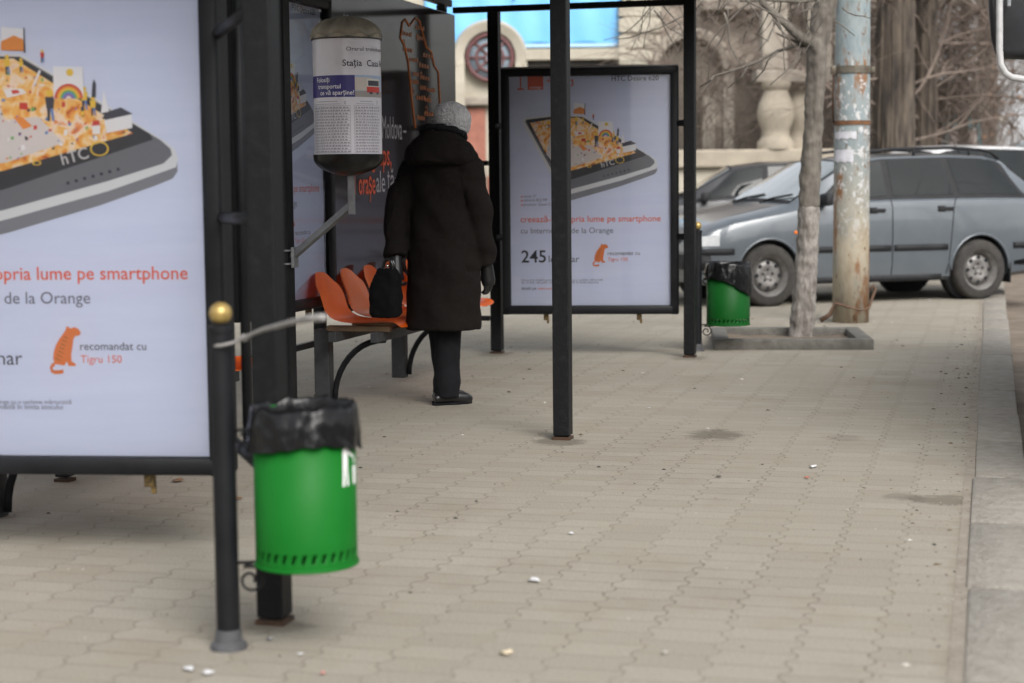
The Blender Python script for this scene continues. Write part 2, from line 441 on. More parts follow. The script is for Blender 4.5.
def lightbox(pos, rz, label):
    W, Hh, z0 = 1.11, 1.58, .345
    e = empty('advert_lightbox', pos, rz); tag(e, label, 'advertising lightbox', 'advertising lightboxes of the shelter')
    MB().box((0, .075, z0+Hh/2), (W+.1, .11, Hh+.12), 0, .006).build('case', BLACK, e)
    fr = MB(); t = .058; yo = -.005
    for sx in (-1, 1): fr.box((sx*(W/2+t/2-.004), yo, z0+Hh/2), (t, .06, Hh+2*t), 0, .012)
    fr.box((0, yo-.002, z0-t/2+.004), (W+2*t-.012, .056, t), 0, .012); fr.box((0, yo-.002, z0+Hh+t/2-.004), (W+2*t-.012, .056, t), 0, .012)
    frame = fr.build('frame', BLACK, e, 40)
    MB().box((0, .01, z0+Hh+t-.004), (W+2*t-.02, .10, .012), 0, .003).build('top_trim', GREYMET, frame)
    pm = MB(); bmesh.ops.create_grid(pm.bm, x_segments=40, y_segments=50, size=.5)
    for v in pm.bm.verts:
        x, z = v.co.x*W, (v.co.y+.5)*Hh
        v.co = Vector((x, .014, z0+z))
    po = pm.build('poster', WHITEP, e)
    def sub(mb, name, m, y):
        o = mb.build(name, m, po); o.location = (0, y, z0); return o
    # phone picture
    b = MB(); b.flat(PN([(545, 455), (556, 470), (556, 500), (540, 522), (480, 545), (300, 606), (0, 690), (-70, 706), (-108, 688), (-85, 640), (0, 630)]), 0, 0)
    sub(b, 'phone_shadow', ink('phone_side', (.20, .205, .23)), .0130)
    b = MB(); b.flat(P5([(300, 655), (118, 330), (114, 310), (124, 292), (262, 284), (402, 288), (560, 380)]) + PN([(520, 405), (550, 430), (559, 460), (552, 486), (330, 560), (0, 646), (-75, 664), (-105, 650)]), 0, 0)
    sub(b, 'phone_rim', ink('phone_rim', (.66, .67, .69)), .0126)
    b = MB(); b.flat(P5([(300, 630), (126, 312), (130, 302), (265, 288), (400, 292), (560, 386)]) + PN([(505, 400), (536, 428), (540, 448), (512, 474), (330, 528), (0, 614), (-75, 632), (-98, 622)]), 0, 0)
    sub(b, 'phone_bezel', ink('phone_grey', (.15, .155, .175)), .0122)
    b = MB(); b.flat(P5([(290, 580), (130, 312), (134, 304), (265, 290), (398, 294), (560, 390)]) + PN([(470, 378), (480, 398), (0, 548), (-80, 570)]), 0, 0)
    sub(b, 'phone_face', ink('phone_face', (.035, .035, .042)), .0118)
    b = MB(); b.flat(P5([(150, 318), (268, 300), (385, 296), (655, 465), (350, 545), (282, 548), (212, 440)]), 0, 0)
    sub(b, 'screen_picture', SCREEN, .0114)
    b = MB(); b.flat(PN([(-140, 150), (-60, 130), (0, 330), (110, 320), (190, 405), (0, 465), (-110, 480), (-190, 380)]), 0, 0)
    sub(b, 'sports_court', ink('court', (.62, .58, .58)), .0110)
    # little things standing on the screen
    rnd = random.Random(5); b = MB()
    for k in range(170):
        t_, s_ = rnd.random(), rnd.random()
        p = Vector(c5(150, 318)).lerp(Vector(c5(385, 296)), s_).lerp(Vector(c5(282, 545)).lerp(Vector(c5(640, 468)), s_), t_)
        a = rnd.uniform(.002, .0075); h_ = a*rnd.uniform(.5, 2.4); an = rnd.uniform(-.5, .5)
        ca, sa = math.cos(an), math.sin(an)
        b.flat([(p[0]+x*ca-z*sa, p[1]+x*sa+z*ca) for x, z in ((-a, 0), (a*.8, 0), (a, h_), (-a*.5, h_*1.1))], -k*1e-6, rnd.randrange(8))
    sub(b, 'screen_scatter', PAL, .0104); b = MB()
    # small people
    for (x, z, hh) in [(150, 335, 95), (290, 320, 60), (15, 185, 60), (262, 300, 70), (130, 150, 40), (60, 180, 44), (-60, 240, 60), (-110, 160, 60), (-170, 200, 50)]:
        q = nr(x, z); s_ = hh*.322/310
        c_ = rnd.randrange(8)
        b.flat([(q[0]-s_*.10, q[1]), (q[0]-s_*.02, q[1]), (q[0]+s_*.02, q[1]+s_*.45), (q[0]-s_*.1, q[1]+s_*.45)], -.0003, 3)
        b.flat([(q[0]+s_*.06, q[1]), (q[0]+s_*.14, q[1]), (q[0]+s_*.1, q[1]+s_*.45), (q[0]-s_*.0, q[1]+s_*.45)], -.00031, 5)
        b.flat([(q[0]-s_*.12, q[1]+s_*.4), (q[0]+s_*.12, q[1]+s_*.4), (q[0]+s_*.16, q[1]+s_*.78), (q[0]-s_*.16, q[1]+s_*.78)], -.00032, c_)
        b.flat(circ(q[0], q[1]+s_*.9, s_*.11, 10), -.00033, 1)
        sub(b, 'small_figure', PAL, .0104); b = MB()
    # rainbow banner, flag, loudspeaker box, cup, pen, cone
    b.flat(PN([(163, 265), (260, 262), (262, 165), (164, 162)]), -.0004, 2)
    for i, c_ in enumerate((0, 6, 1, 4, 5, 7)):
        q = nr(212, 265); ringflat(b, q[0], q[1], .0475-.0065*(i+1), .0475-.0065*i, -.0005-i*1e-5, c_, 0.02, PI-.02, 18)
    q = nr(218, 182); b.flat(circ(q[0], q[1], .012, 14), -.0006, 1)
    sub(b, 'rainbow_banner', PAL, .0104); b = MB()
    b.flat(PN([(-4, 108), (72, 112), (75, 42), (0, 34)]), -.0004, 2); b.flat(PN([(-4, 108), (72, 112), (70, 75), (40, 62), (-2, 80)]), -.0005, 6)
    b.flat(PN([(70, 118), (76, 118), (76, 38), (72, 38)]), -.0006, 3)
    sub(b, 'flag', PAL, .0104); b = MB()
    b.flat(PN([(325, 330), (415, 318), (415, 360), (330, 376)]), -.0004, 2); b.flat(PN([(318, 328), (335, 308), (380, 295), (418, 316), (330, 334)]), -.0005, 3)
    sub(b, 'speaker_box', PAL, .0104); b = MB()
    b.flat(PN([(286, 378), (310, 378), (312, 340), (284, 340)]), -.0005, 2); b.flat(PN([(284, 352), (312, 350), (308, 335), (288, 336)]), -.0006, 0)
    sub(b, 'cup', PAL, .0104); b = MB()
    b.flat(PN([(286, 262), (300, 262), (302, 220), (296, 204), (290, 220)]), -.0005, 3)
    sub(b, 'pen', PAL, .0104); b = MB()
    b.flat(PN([(315, 312), (342, 308), (326, 240)]), -.0005, 2)
    sub(b, 'cone', PAL, .0104); b = MB()
    b.flat(PN([(0, 232), (60, 230), (76, 245), (10, 260)]), -.0005, 2); b.flat(PN([(24, 236), (46, 234), (54, 244), (30, 248)]), -.0006, 0)
    b.flat(PN([(28, 320), (60, 322), (90, 350), (60, 360)]), -.0005, 6); b.flat(PN([(50, 275), (76, 276), (78, 298), (50, 296)]), -.0005, 0)
    b.flat(PN([(96, 220), (102, 222), (125, 176), (118, 172)]), -.0006, 2)
    sub(b, 'picture_cards', PAL, .0104)
    b = MB(); q = nr(306, 425); ringflat(b, q[0], q[1], .026, .031, 0, 0, sq=.75)
    sub(b, 'ring_motif', PAL[1], .0112); b = MB(); q = nr(100, 468); ringflat(b, q[0], q[1], .010, .015, 0, 0, sq=.5)
    sub(b, 'ring_motif', PAL[1], .0112)
    b = MB(); q = nr(185, 475); text_into(b, 'hTC', q[0], q[0]+.092, q[1], 0, .01, rot=R(14)); sub(b, 'phone_wordmark', ink('silver', (.5, .5, .52)), .0108)
    b = MB()
    for i in range(7):
        q = nr(200+i*27.5, 533-i*7); b.flat(circ(q[0], q[1], .0055, 10), 0, 0)
    sub(b, 'speaker_holes', BLACKT, .0108)
    # lettering
    def tx(name, items, m, y=.0125):
        b = MB()
        for it in items: text_into(b, *it[:4], 0, *(it[4:5] or (0,)))
        return sub(b, name, m, y)
    X = lambda cx: c6(cx, 0)[0]; Z = lambda cy: c6(0, cy)[1]
    tx('slogan', [('creează-ți propria lume pe smartphone', X(108), X(830), Z(167), .006)], ORANGET)
    tx('slogan_second_line', [('cu Internet 4G de la Orange', X(108), X(586), Z(225), .0)], GREYT)
    tx('price', [('245', X(110), X(238), Z(374), .012), ('lei/lunar', X(252), X(410), Z(374), 0)], BLACKT)
    tx('recommendation', [('recomandat cu', X(557), X(722), Z(338), .0)], BLACKT)
    tx('plan_name', [('Tigru 150', X(557), X(660), Z(369), 0)], ORANGET)
    tx('small_print', [('Oferta este valabilă pentru abonații Orange cu o vechime mărturisită', X(108), X(530), Z(470), 0),
                       ('de 12 luni, cel puțin. Ofertă disponibilă în limita stocului', X(108), X(508), Z(483), 0),
                       ('detalii pe', X(108), X(186), Z(515), .01)], GREYT)
    tx('web_address', [('www.orange.md', X(194), X(320), Z(515), .006)], ORANGET)
    tx('feature_list', [('ecran 5"', X(124), X(190), Z(40)), ('camera 8/5 MP', X(124), X(248), Z(60)), ('procesor Quad Core', X(124), X(290), Z(82))], GREYT)
    b = MB()
    for cy in (36, 56, 78): b.flat(circ(X(115), Z(cy), .006, 8), 0)
    sub(b, 'list_bullets', ORANGET, .0125)
    b = MB(); q0, q1 = c5(540, 104), c5(762, 104); text_into(b, 'HTC Desire 620', q0[0], q1[0], q0[1]-.032, 0, .008); sub(b, 'model_name', BLACKT, .0125)
    b = MB(); b.flat(P5([(140, 162), (214, 162), (214, 92), (140, 92)]), 0); lg = sub(b, 'logo_square', ORANGET, .0125)
    b = MB(); q0, q1 = c5(150, 157), c5(206, 157); text_into(b, 'orange', q0[0], q1[0], q0[1], -.0003, .01); sub(b, 'logo_lettering', PAL[2], .0125)
    b = MB(); q0, q1 = c5(90, 160), c5(122, 160)
    for (x0_, x1_, zz0, zz1) in ((90, 122, 155, 162), (96, 118, 92, 99), (103, 109, 96, 157)):
        b.flat(P5([(x0_, zz1), (x1_, zz1), (x1_, zz0), (x0_, zz0)]), 0)
    q0, q1 = c5(232, 152), c5(358, 152); text_into(b, '4G', q0[0], q1[0], q0[1], 0, -.022)
    sub(b, 'top_lettering', ORANGET, .0125)
    # sitting animal emblem
    def T(u, v): return (X(484)+u*(X(560)-X(484)), Z(382)+v*(Z(280)-Z(382)))
    b = MB(); b.flat([T(*p) for p in [(.10, .10), (.05, .22), (.07, .36), (.15, .54), (.28, .70), (.42, .83), (.50, .92), (.53, 1.0), (.60, .98), (.66, .95), (.80, .98), (.93, .93), (1.0, .84), (.95, .78), (.80, .76), (.74, .68), (.71, .52), (.66, .34), (.66, .16), (.78, .11), (.80, .05), (.56, .05), (.50, .16), (.42, .06)]], 0)
    tp_ = [(.10, .10), (.0, .06), (-.03, -.04), (.06, -.10), (.20, -.10), (.38, -.08)]
    for (u0, v0), (u1, v1) in zip(tp_, tp_[1:]):
        p, q = Vector((u0, v0)), Vector((u1, v1)); n_ = Vector((-(q-p).y, (q-p).x)).normalized()*.045
        b.flat([T(*(p-n_)), T(*(q-n_)), T(*(q+n_)), T(*(p+n_))], -.0001)
    an = sub(b, 'animal_emblem', mat('emblem_orange', (.66, .17, .04), rough=.5), .0125)
    b = MB()
    for k in range(7): b.flat([T(*p) for p in [(.12+.05*k, .22+.085*k), (.30+.045*k, .16+.09*k), (.31+.045*k, .185+.09*k), (.14+.05*k, .26+.085*k)]], 0)
    sub(b, 'emblem_stripes', ink('dark_orange', (.40, .13, .03)), .0122)
    gp = MB().quad((-W/2, -.012, z0), (W/2, -.012, z0), (W/2, -.012, z0+Hh), (-W/2, -.012, z0+Hh)).build('glass_pane', GLASS, e)
    BR = mat('brass_lock', (.25, .17, .06), (.05, .04, .03), scale=60, rough=.5, metal=.6)
    for sx in (-.31, .335):
        l_ = MB().box((sx, .03, z0-t-.02), (.035, .03, .045), 0, .005).box((sx+.012, .03, z0-t-.05), (.016, .016, .03), 0, .003).build('latch', BR, e)
    return e
zf = FP + SR*(-.695); zf = Vector((zf.x, zf.y-.02, 0))
lb1 = lightbox(zf, R(-6), 'black framed phone poster box facing us whole between the two rear posts of the shelter')
nc = at(209, 300, 5.62); ncx = nc.x-.555*math.cos(R(6))
lb2 = lightbox(Vector((ncx, 5.62+.05, -.014)), R(-6), 'big near phone poster box cut off by the left picture edge')
pw = wor(XW+.06, -3.2)
lb3 = lightbox(Vector((pw.x, pw.y, .24)), -TH+R(90), 'phone poster box on the back wall seen edge-on behind the timetable drum')
# brackets that hold the boxes
def strut(root, p0, p1, name='bracket', t=.022):
    inv = root.matrix_world.inverted() if False else (Matrix.Translation(root.location) @ Matrix.Rotation(root.rotation_euler.z, 4, 'Z')).inverted()
    MB().tube([inv @ Vector(p0), inv @ Vector(p1)], t, 8).build(name, BLACK, root)
for z in (.82, 1.59):
    strut(lb1, wor(XB+.03, 0, z), lb1.matrix_basis @ Vector((-.58, .02, z)))
    strut(lb1, wor(-.03, 0, z), lb1.matrix_basis @ Vector((.58, .02, z)))
bpy.context.view_layer.update()
rt_ = lb2.matrix_basis @ Vector((.665, .03, 0))
MB().tube([(.665, .03, .36), (.665, .03, 2.3)], .016, 10).build('side_rod', BLACK, lb2)
for z in (.42, 1.12, 1.70):
    strut(lb2, lb2.matrix_basis @ Vector((.59, .03, z)), wor(LP.x-.03, LP.y+.03, z), 'bracket', .018)
strut(lb2, lb2.matrix_basis @ Vector((-.45, .1, .34)), lb2.matrix_basis @ Vector((-.62, .35, 0.0)), 'leg', .03)

# ------------------------------------------------------------------ dark advert panel on the back wall
def dark_panel():
    y0, y1 = -2.46, -.03; z0, z1 = .50, 2.36
    e = empty('advert_board', wor(XW+.02, (y0+y1)/2), -TH+R(90)); tag(e, 'dark glossy advert panel with orange map outline behind the person and bench', 'advert panel')
    W = y1-y0
    DG = mat('dark_glossy_print', (.030, .027, .030), (.042, .036, .036), scale=1.2, rough=.10, coat=0, spec=.30)
    MB().box((0, .012, (z0+z1)/2), (W, .024, z1-z0), 0, .003).build('panel', DG, e)
    fr = MB()
    fr.box((0, .0, z0-.018), (W+.04, .05, .036), 0, .004)
    fr.box((-W/2-.02, .0, (z0+z1)/2), (.04, .05, z1-z0), 0, .004)
    fr.build('panel_frame', BLACK, e)
    # screen position -> panel plane (origin of each mark from the photo)
    nrm = SR
    def pp(px, py):
        v = ray(px, py); o = Vector((0, 0, H)); pl = wor(XW+.02, 0)
        t = (pl-o).dot(nrm)/v.dot(nrm); q = o+v*t
        l_ = loc(Vector((q.x, q.y, 0))); return (l_.y-(y0+y1)/2, q.z)
    LT = mat('light_lettering', (.42, .42, .45), rough=.5)
    OR = mat('orange_map_ink', (.62, .20, .05), rough=.5)
    b = MB(); a0, a1 = pp(352, 139), pp(407, 139)
    text_into(b, 'Moldova –', pp(382, 139)[0], pp(406, 139)[0], pp(394, 139)[1], -.003, 0, hfix=.20); b.build('white_lettering', LT, e)
    b = MB(); text_into(b, 'ale țării', pp(376, 190)[0], pp(400, 190)[0], pp(380, 192)[1], -.003, 0, hfix=.19); b.build('white_lettering', LT, e)
    b = MB(); text_into(b, '1 orașe', pp(354, 190)[0], pp(375, 190)[0], pp(364, 194)[1], -.003, .01, hfix=.19); b.build('orange_lettering', ORANGET, e)
    b = MB(); text_into(b, 'grups,', pp(371, 165)[0], pp(391, 165)[0], pp(380, 165)[1], -.003, .01, hfix=.19); b.build('orange_lettering', ORANGET, e)
    outline = [(415, 128), (411, 95), (408, 62), (404, 45), (400, 38), (402, 22), (405, 19), (409, 26), (412, 22), (415, 18), (419, 21), (423, 36), (426, 47), (431, 52), (434, 66), (438, 72), (439, 90), (440, 108), (436, 126), (430, 140), (425, 150)]
    pts = [pp(*p) for p in outline]; b = MB()
    b.tube([(x, -.003, z) for x, z in pts], .0055, 6); b.build('map_outline', OR, e)
    rnd = random.Random(2); b = MB(); FILL = mat('map_fill', (.10, .035, .02), (.05, .028, .025), scale=2, rough=.3)
    for k, (px, py) in enumerate([(407, 36), (408, 52), (414, 62), (424, 68), (416, 76), (425, 80), (415, 84), (423, 90), (421, 100), (428, 102), (421, 120), (429, 116), (420, 30), (420, 40), (428, 58), (431, 92)]):
        q = pp(px, py); w_ = rnd.uniform(.03, .055)
        for i_ in range(4): b.flat([(q[0]+(i_-2)*w_, q[1]), (q[0]+(i_-1.35)*w_, q[1]), (q[0]+(i_-1.35)*w_, q[1]+rnd.uniform(.018, .034)), (q[0]+(i_-2)*w_, q[1]+.024)], -.0028)
        if k % 3 == 0: ringflat(b, q[0]-w_*1.2, q[1]-.05, .016, .024, -.0028, 0, n=10)
        b.build('town_mark', mat('map_mark_ink', (.45, .15, .045), rough=.5), e); b = MB()
    b.bm.free()
dark_panel()

# ------------------------------------------------------------------ bench
ORP = mat('orange_plastic', (.95, .20, .012), (.90, .165, .010), scale=4, rough=.32, coat=.1)
WOOD = mat('weathered_wood', (.16, .10, .05), (.09, .06, .035), scale=6, rough=.8, stretch=(1, .2, 1))
LEGM = mat('grey_leg_paint', (.04, .042, .045), (.025, .026, .028), scale=12, rough=.6, bump=.1)
def seat_mesh():
    """moulded shell seat: local +x is forward, origin at rear foot of pan"""
    prof = [(-.100, .275), (-.092, .245), (-.072, .185), (-.05, .12), (-.02, .045), (.03, .008), (.10, -.004), (.22, .0), (.32, .008), (.38, .002), (.40, -.022)]
    n = 12; hw = .176
    top = []
    for i, (x, z) in enumerate(prof):
        t = i/(len(prof)-1); row = []
        wd = hw*(1-.22*max(0, (.28-t)/.28)**2) * (1 - .06*max(0, (t-.85)/.15))
        for k in range(n+1):
            s = -1+2*k/n
            curl = .022*abs(s)**3
            if t < .35: xx, zz = x+curl*.9-.02*(1-abs(s)**2)*(t < .3), z - .07*abs(s)**3.2*max(0, 1-i/2.6)**1.2
            else: xx, zz = x, z+curl*.6
            row.append((xx, s*wd, zz))
        top.append(row)
    b = MB(); bm = b.bm
    gv = [[bm.verts.new(p) for p in r] for r in top]
    for i in range(len(gv)-1):
        for k in range(n): bm.faces.new((gv[i][k], gv[i][k+1], gv[i+1][k+1], gv[i+1][k])).smooth = True
    r = bmesh.ops.solidify(bm, geom=bm.faces[:], thickness=.012)
    o = b.build('seat_proto', ORP); md = o.modifiers.new('s', 'SUBSURF'); md.levels = 1; apply_mods(o); me = o.data.copy(); bpy.data.objects.remove(o); return me
SEAT = seat_mesh()
for p in SEAT.polygons: p.use_smooth = True
def bench(y0, nseat, label):
    sp_ = .385; Lb = nseat*sp_
    e = empty('bench', wor(XW+.06, y0), -TH); tag(e, label, 'bench', 'benches of the shelter')
    for i in range(nseat):
        s = bpy.data.objects.new('seat', SEAT); C.objects.link(s); s.parent = e; s.location = (.13, sp_*(i+.5), .452)
        md = None
    MB().box((.40, Lb/2, .385), (.045, Lb+.02, .055), 0, .004).build('front_beam', LEGM, e)
    MB().box((.16, Lb/2, .385), (.045, Lb+.02, .055), 0, .004).build('rear_beam', LEGM, e)
    for i in range(nseat):
        MB().box((.28, sp_*(i+.5)-.1, .425), (.36, .045, .03), 0, .003).build('wood_bearer', WOOD, e)
    k = 0
    yy = .2
    while yy < Lb:
        lg = MB().box((.03, yy, .205), (.085, .075, .41), 0, .004).build('leg', LEGM, e)
        pts = []
        for i in range(11):
            a = PI/2*i/10
            pts.append((.09+.30*(1-math.cos(a)), yy, .02+.335*math.sin(a)))
        MB().tube(pts, .017, 6).build('curved_brace', BLACK, e)
        yy += 1.28
    return e
bench(-3.0, 5, 'row of five orange plastic seats behind the standing person')
bench(-6.35, 4, 'orange plastic seats glimpsed between the thick post and the near poster')

# ------------------------------------------------------------------ timetable drum
def drum():
    c = at(347.5, 98, 8.45); r = .166
    zt, zb = at(347, 38, 8.45).z, at(347, 157, 8.45).z
    e = empty('timetable_drum', (c.x, c.y, 0), 0); tag(e, 'white timetable drum with domed caps hung on an angled arm', 'timetable')
    face = math.atan2(-c.x, c.y)     # direction to camera is -Y turned
    PAPER = mat('timetable_paper', (.68, .66, .72), (.62, .61, .66), scale=8, rough=.35, coat=.3)
    MB().lathe([(r-.004, zb), (r-.004, zt)], 64).build('paper_cylinder', PAPER, e, 40)
    cap = mat('beige_cap', (.36, .32, .25), (.26, .23, .18), scale=14, rough=.7, bump=.2)
    hd = .096
    prof = [(r+.004, zt-.006), (r+.004, zt+.006)] + [(r*math.cos(a)**1.2, zt+.008+hd*math.sin(a)) for a in [PI/2*i/12 for i in range(12)]] + [(0.001, zt+hd+.008)]
    def ribs(rr, z, a):
        k = (z-zt)/hd
        return (rr*(1+.02*math.sin(a*10)*(0 < k < .98)), z + .006*math.sin(a*10)*(0 < k < .9))
    MB().lathe(prof, 80, fn=ribs).build('top_cap', cap, e, 60)
    MB().lathe([(.012, zt+hd), (.012, zt+hd+.015), (.004, zt+hd+.02)], 12).build('cap_screw', STEEL, e)
    blk = mat('black_plastic', (.006, .006, .0065), (.012, .012, .012), scale=20, rough=.33, spec=.3)
    MB().lathe([(r+.003, zt-.012), (r+.003, zt-.001)], 64).build('upper_rim', blk, e, 40)
    hb = .090
    prof = [(0.001, zb-hb)]+[(r*math.sin(a)**1.1+.002, zb-hb*math.cos(a)) for a in [PI/2*i/10 for i in range(1, 11)]]+[(r+.004, zb+.012)]
    MB().lathe(prof, 80, fn=lambda rr, z, a: (rr*(1+.012*math.sin(a*12)*(z < zb-.01)), z)).build('bottom_cap', blk, e, 60)
    # printed matter wrapped around the cylinder: s = arc length from the camera-facing meridian
    a0 = math.atan2(-c.y, -c.x)
    def wrap(off):
        def f(p):
            a = a0 + p[0]/r; rr = r-.004+off
            return (rr*math.cos(a), rr*math.sin(a), p[2])
        return f
    sc = F_PX/8.45
    def S(px): return r*math.asin(max(-1, min(1, (px-347.5)/34.3)))
    def Zp(py): return at(347, py, 8.45).z
    def patch(mb, s0, s1, z0, z1, off, mi=0):
        n_ = max(1, int(abs(s1-s0)/.012)); f = wrap(off)
        for i in range(n_):
            p, q = s0+(s1-s0)*i/n_, s0+(s1-s0)*(i+1)/n_
            mb.quad(f((p, 0, z0)), f((q, 0, z0)), f((q, 0, z1)), f((p, 0, z1)), mi)
    b = MB(); patch(b, -.27, S(355), Zp(98.5), Zp(77), .001); b.build('blue_band', mat('blue_print', (.035, .028, .17), rough=.4), e)
    b = MB()
    for t_, px0, px1, py in (('Folosiți', 318, 330, 83.5), ('transportul', 319, 341, 90), ('ce vă aparține!', 321, 354, 96.2)):
        text_into(b, t_, S(px0), S(px1), Zp(py), 0, .008, mapf=wrap(.002), hfix=.030)
    b.build('band_lettering', PAL[2], e)
    b = MB()
    text_into(b, 'Orarul troleibuzelor', S(347), S(347)+.27, Zp(53), 0, .0, mapf=wrap(.001), hfix=.026)
    b.build('timetable_title', BLACKT, e); b = MB()
    text_into(b, 'Stația  Casa Presei', S(343), S(343)+.33, Zp(68), 0, .012, mapf=wrap(.001), hfix=.042)
    b.build('stop_name', BLACKT, e)
    # trolleybus photo
    pc = [ink('photo_sky', (.35, .45, .62)), ink('photo_pale', (.55, .5, .45)), PAL[0], PAL[3], ink('photo_cream', (.62, .6, .55)), ink('photo_road', (.3, .28, .27))]
    s0, s1 = S(355), S(381.2); zl, zh = Zp(98.5), Zp(77); dz = zh-zl; ds = s1-s0
    b = MB(); patch(b, s0, s1, zl, zh, .001, 0); patch(b, s0, s0+ds*.5, zl+dz*.3, zl+dz*.9, .0015, 1); patch(b, s0, s1, zl, zl+dz*.28, .0016, 5)
    patch(b, s0+ds*.32, s0+ds*.82, zl+dz*.22, zl+dz*.85, .002, 4); patch(b, s0+ds*.32, s0+ds*.82, zl+dz*.22, zl+dz*.48, .0025, 2)
    patch(b, s0+ds*.36, s0+ds*.78, zl+dz*.52, zl+dz*.76, .0025, 3); patch(b, s0+ds*.4, s0+ds*.5, zl+dz*.14, zl+dz*.24, .003, 3); patch(b, s0+ds*.66, s0+ds*.76, zl+dz*.14, zl+dz*.24, .003, 3)
    b.build('tram_picture', pc, e)
    b = MB(); rnd = random.Random(4)
    for (pa, pb) in ((315, 350), (354, 379)):
        A, B = S(pa), S(pb); top_, bot = Zp(107), Zp(153); rows = 16
        for i in range(rows+1):
            z = top_+(bot-top_)*i/rows; patch(b, A, B, z-.0008, z+.0008, .001)
            if i < rows:
                s = A+.006
                while s < B-.014:
                    w_ = rnd.uniform(.006, .014); z2 = z-(top_-bot)/rows*.62
                    patch(b, s, s+w_, z2-.0028, z2+.0028, .0012); s += w_+rnd.uniform(.003, .007)
        for s in (A, A+(B-A)*.3, A+(B-A)*.62, B): patch(b, s-.0007, s+.0007, bot, top_, .0011)
        text_into(b, '2' if pa == 315 else '3', B-.03, B-.02, Zp(105.5), 0, .02, mapf=wrap(.0012))
        patch(b, A+.03, B-.06, Zp(103), Zp(102.4), .0012); patch(b, A+.01, B-.05, Zp(105.5), Zp(105), .0012)
    b.build('timetable_rows', mat('pale_print', (.27, .26, .30), rough=.5), e)
    # arm: short mast under the drum, diagonal to the post
    pb_ = wor(XB, MP.y+.05)
    q = Vector((pb_.x-c.x, pb_.y-c.y, 0)); zA = at(298, 258, 8.5).z; zM = at(350, 205, 8.5).z
    MB().box((0.01, 0, (zb-hb+zM)/2-.01), (.034, .034, zb-hb-zM+.07), 0, .004).build('mast', GREYMET, e)
    MB().tube([(.01, 0, zM), (q.x+.045, q.y-.02, zA)], .021, 4).build('arm', GREYMET, e, 20)
    cl = MB()
    for dz_ in (.035, -.03): cl.box((q.x, q.y, zA+dz_), (.112, .112, .008), -TH)
    cl.box((q.x+.06, q.y-.02, zA), (.016, .06, .10), -TH, .002)
    cl.build('clamp', STEEL, e)
drum()

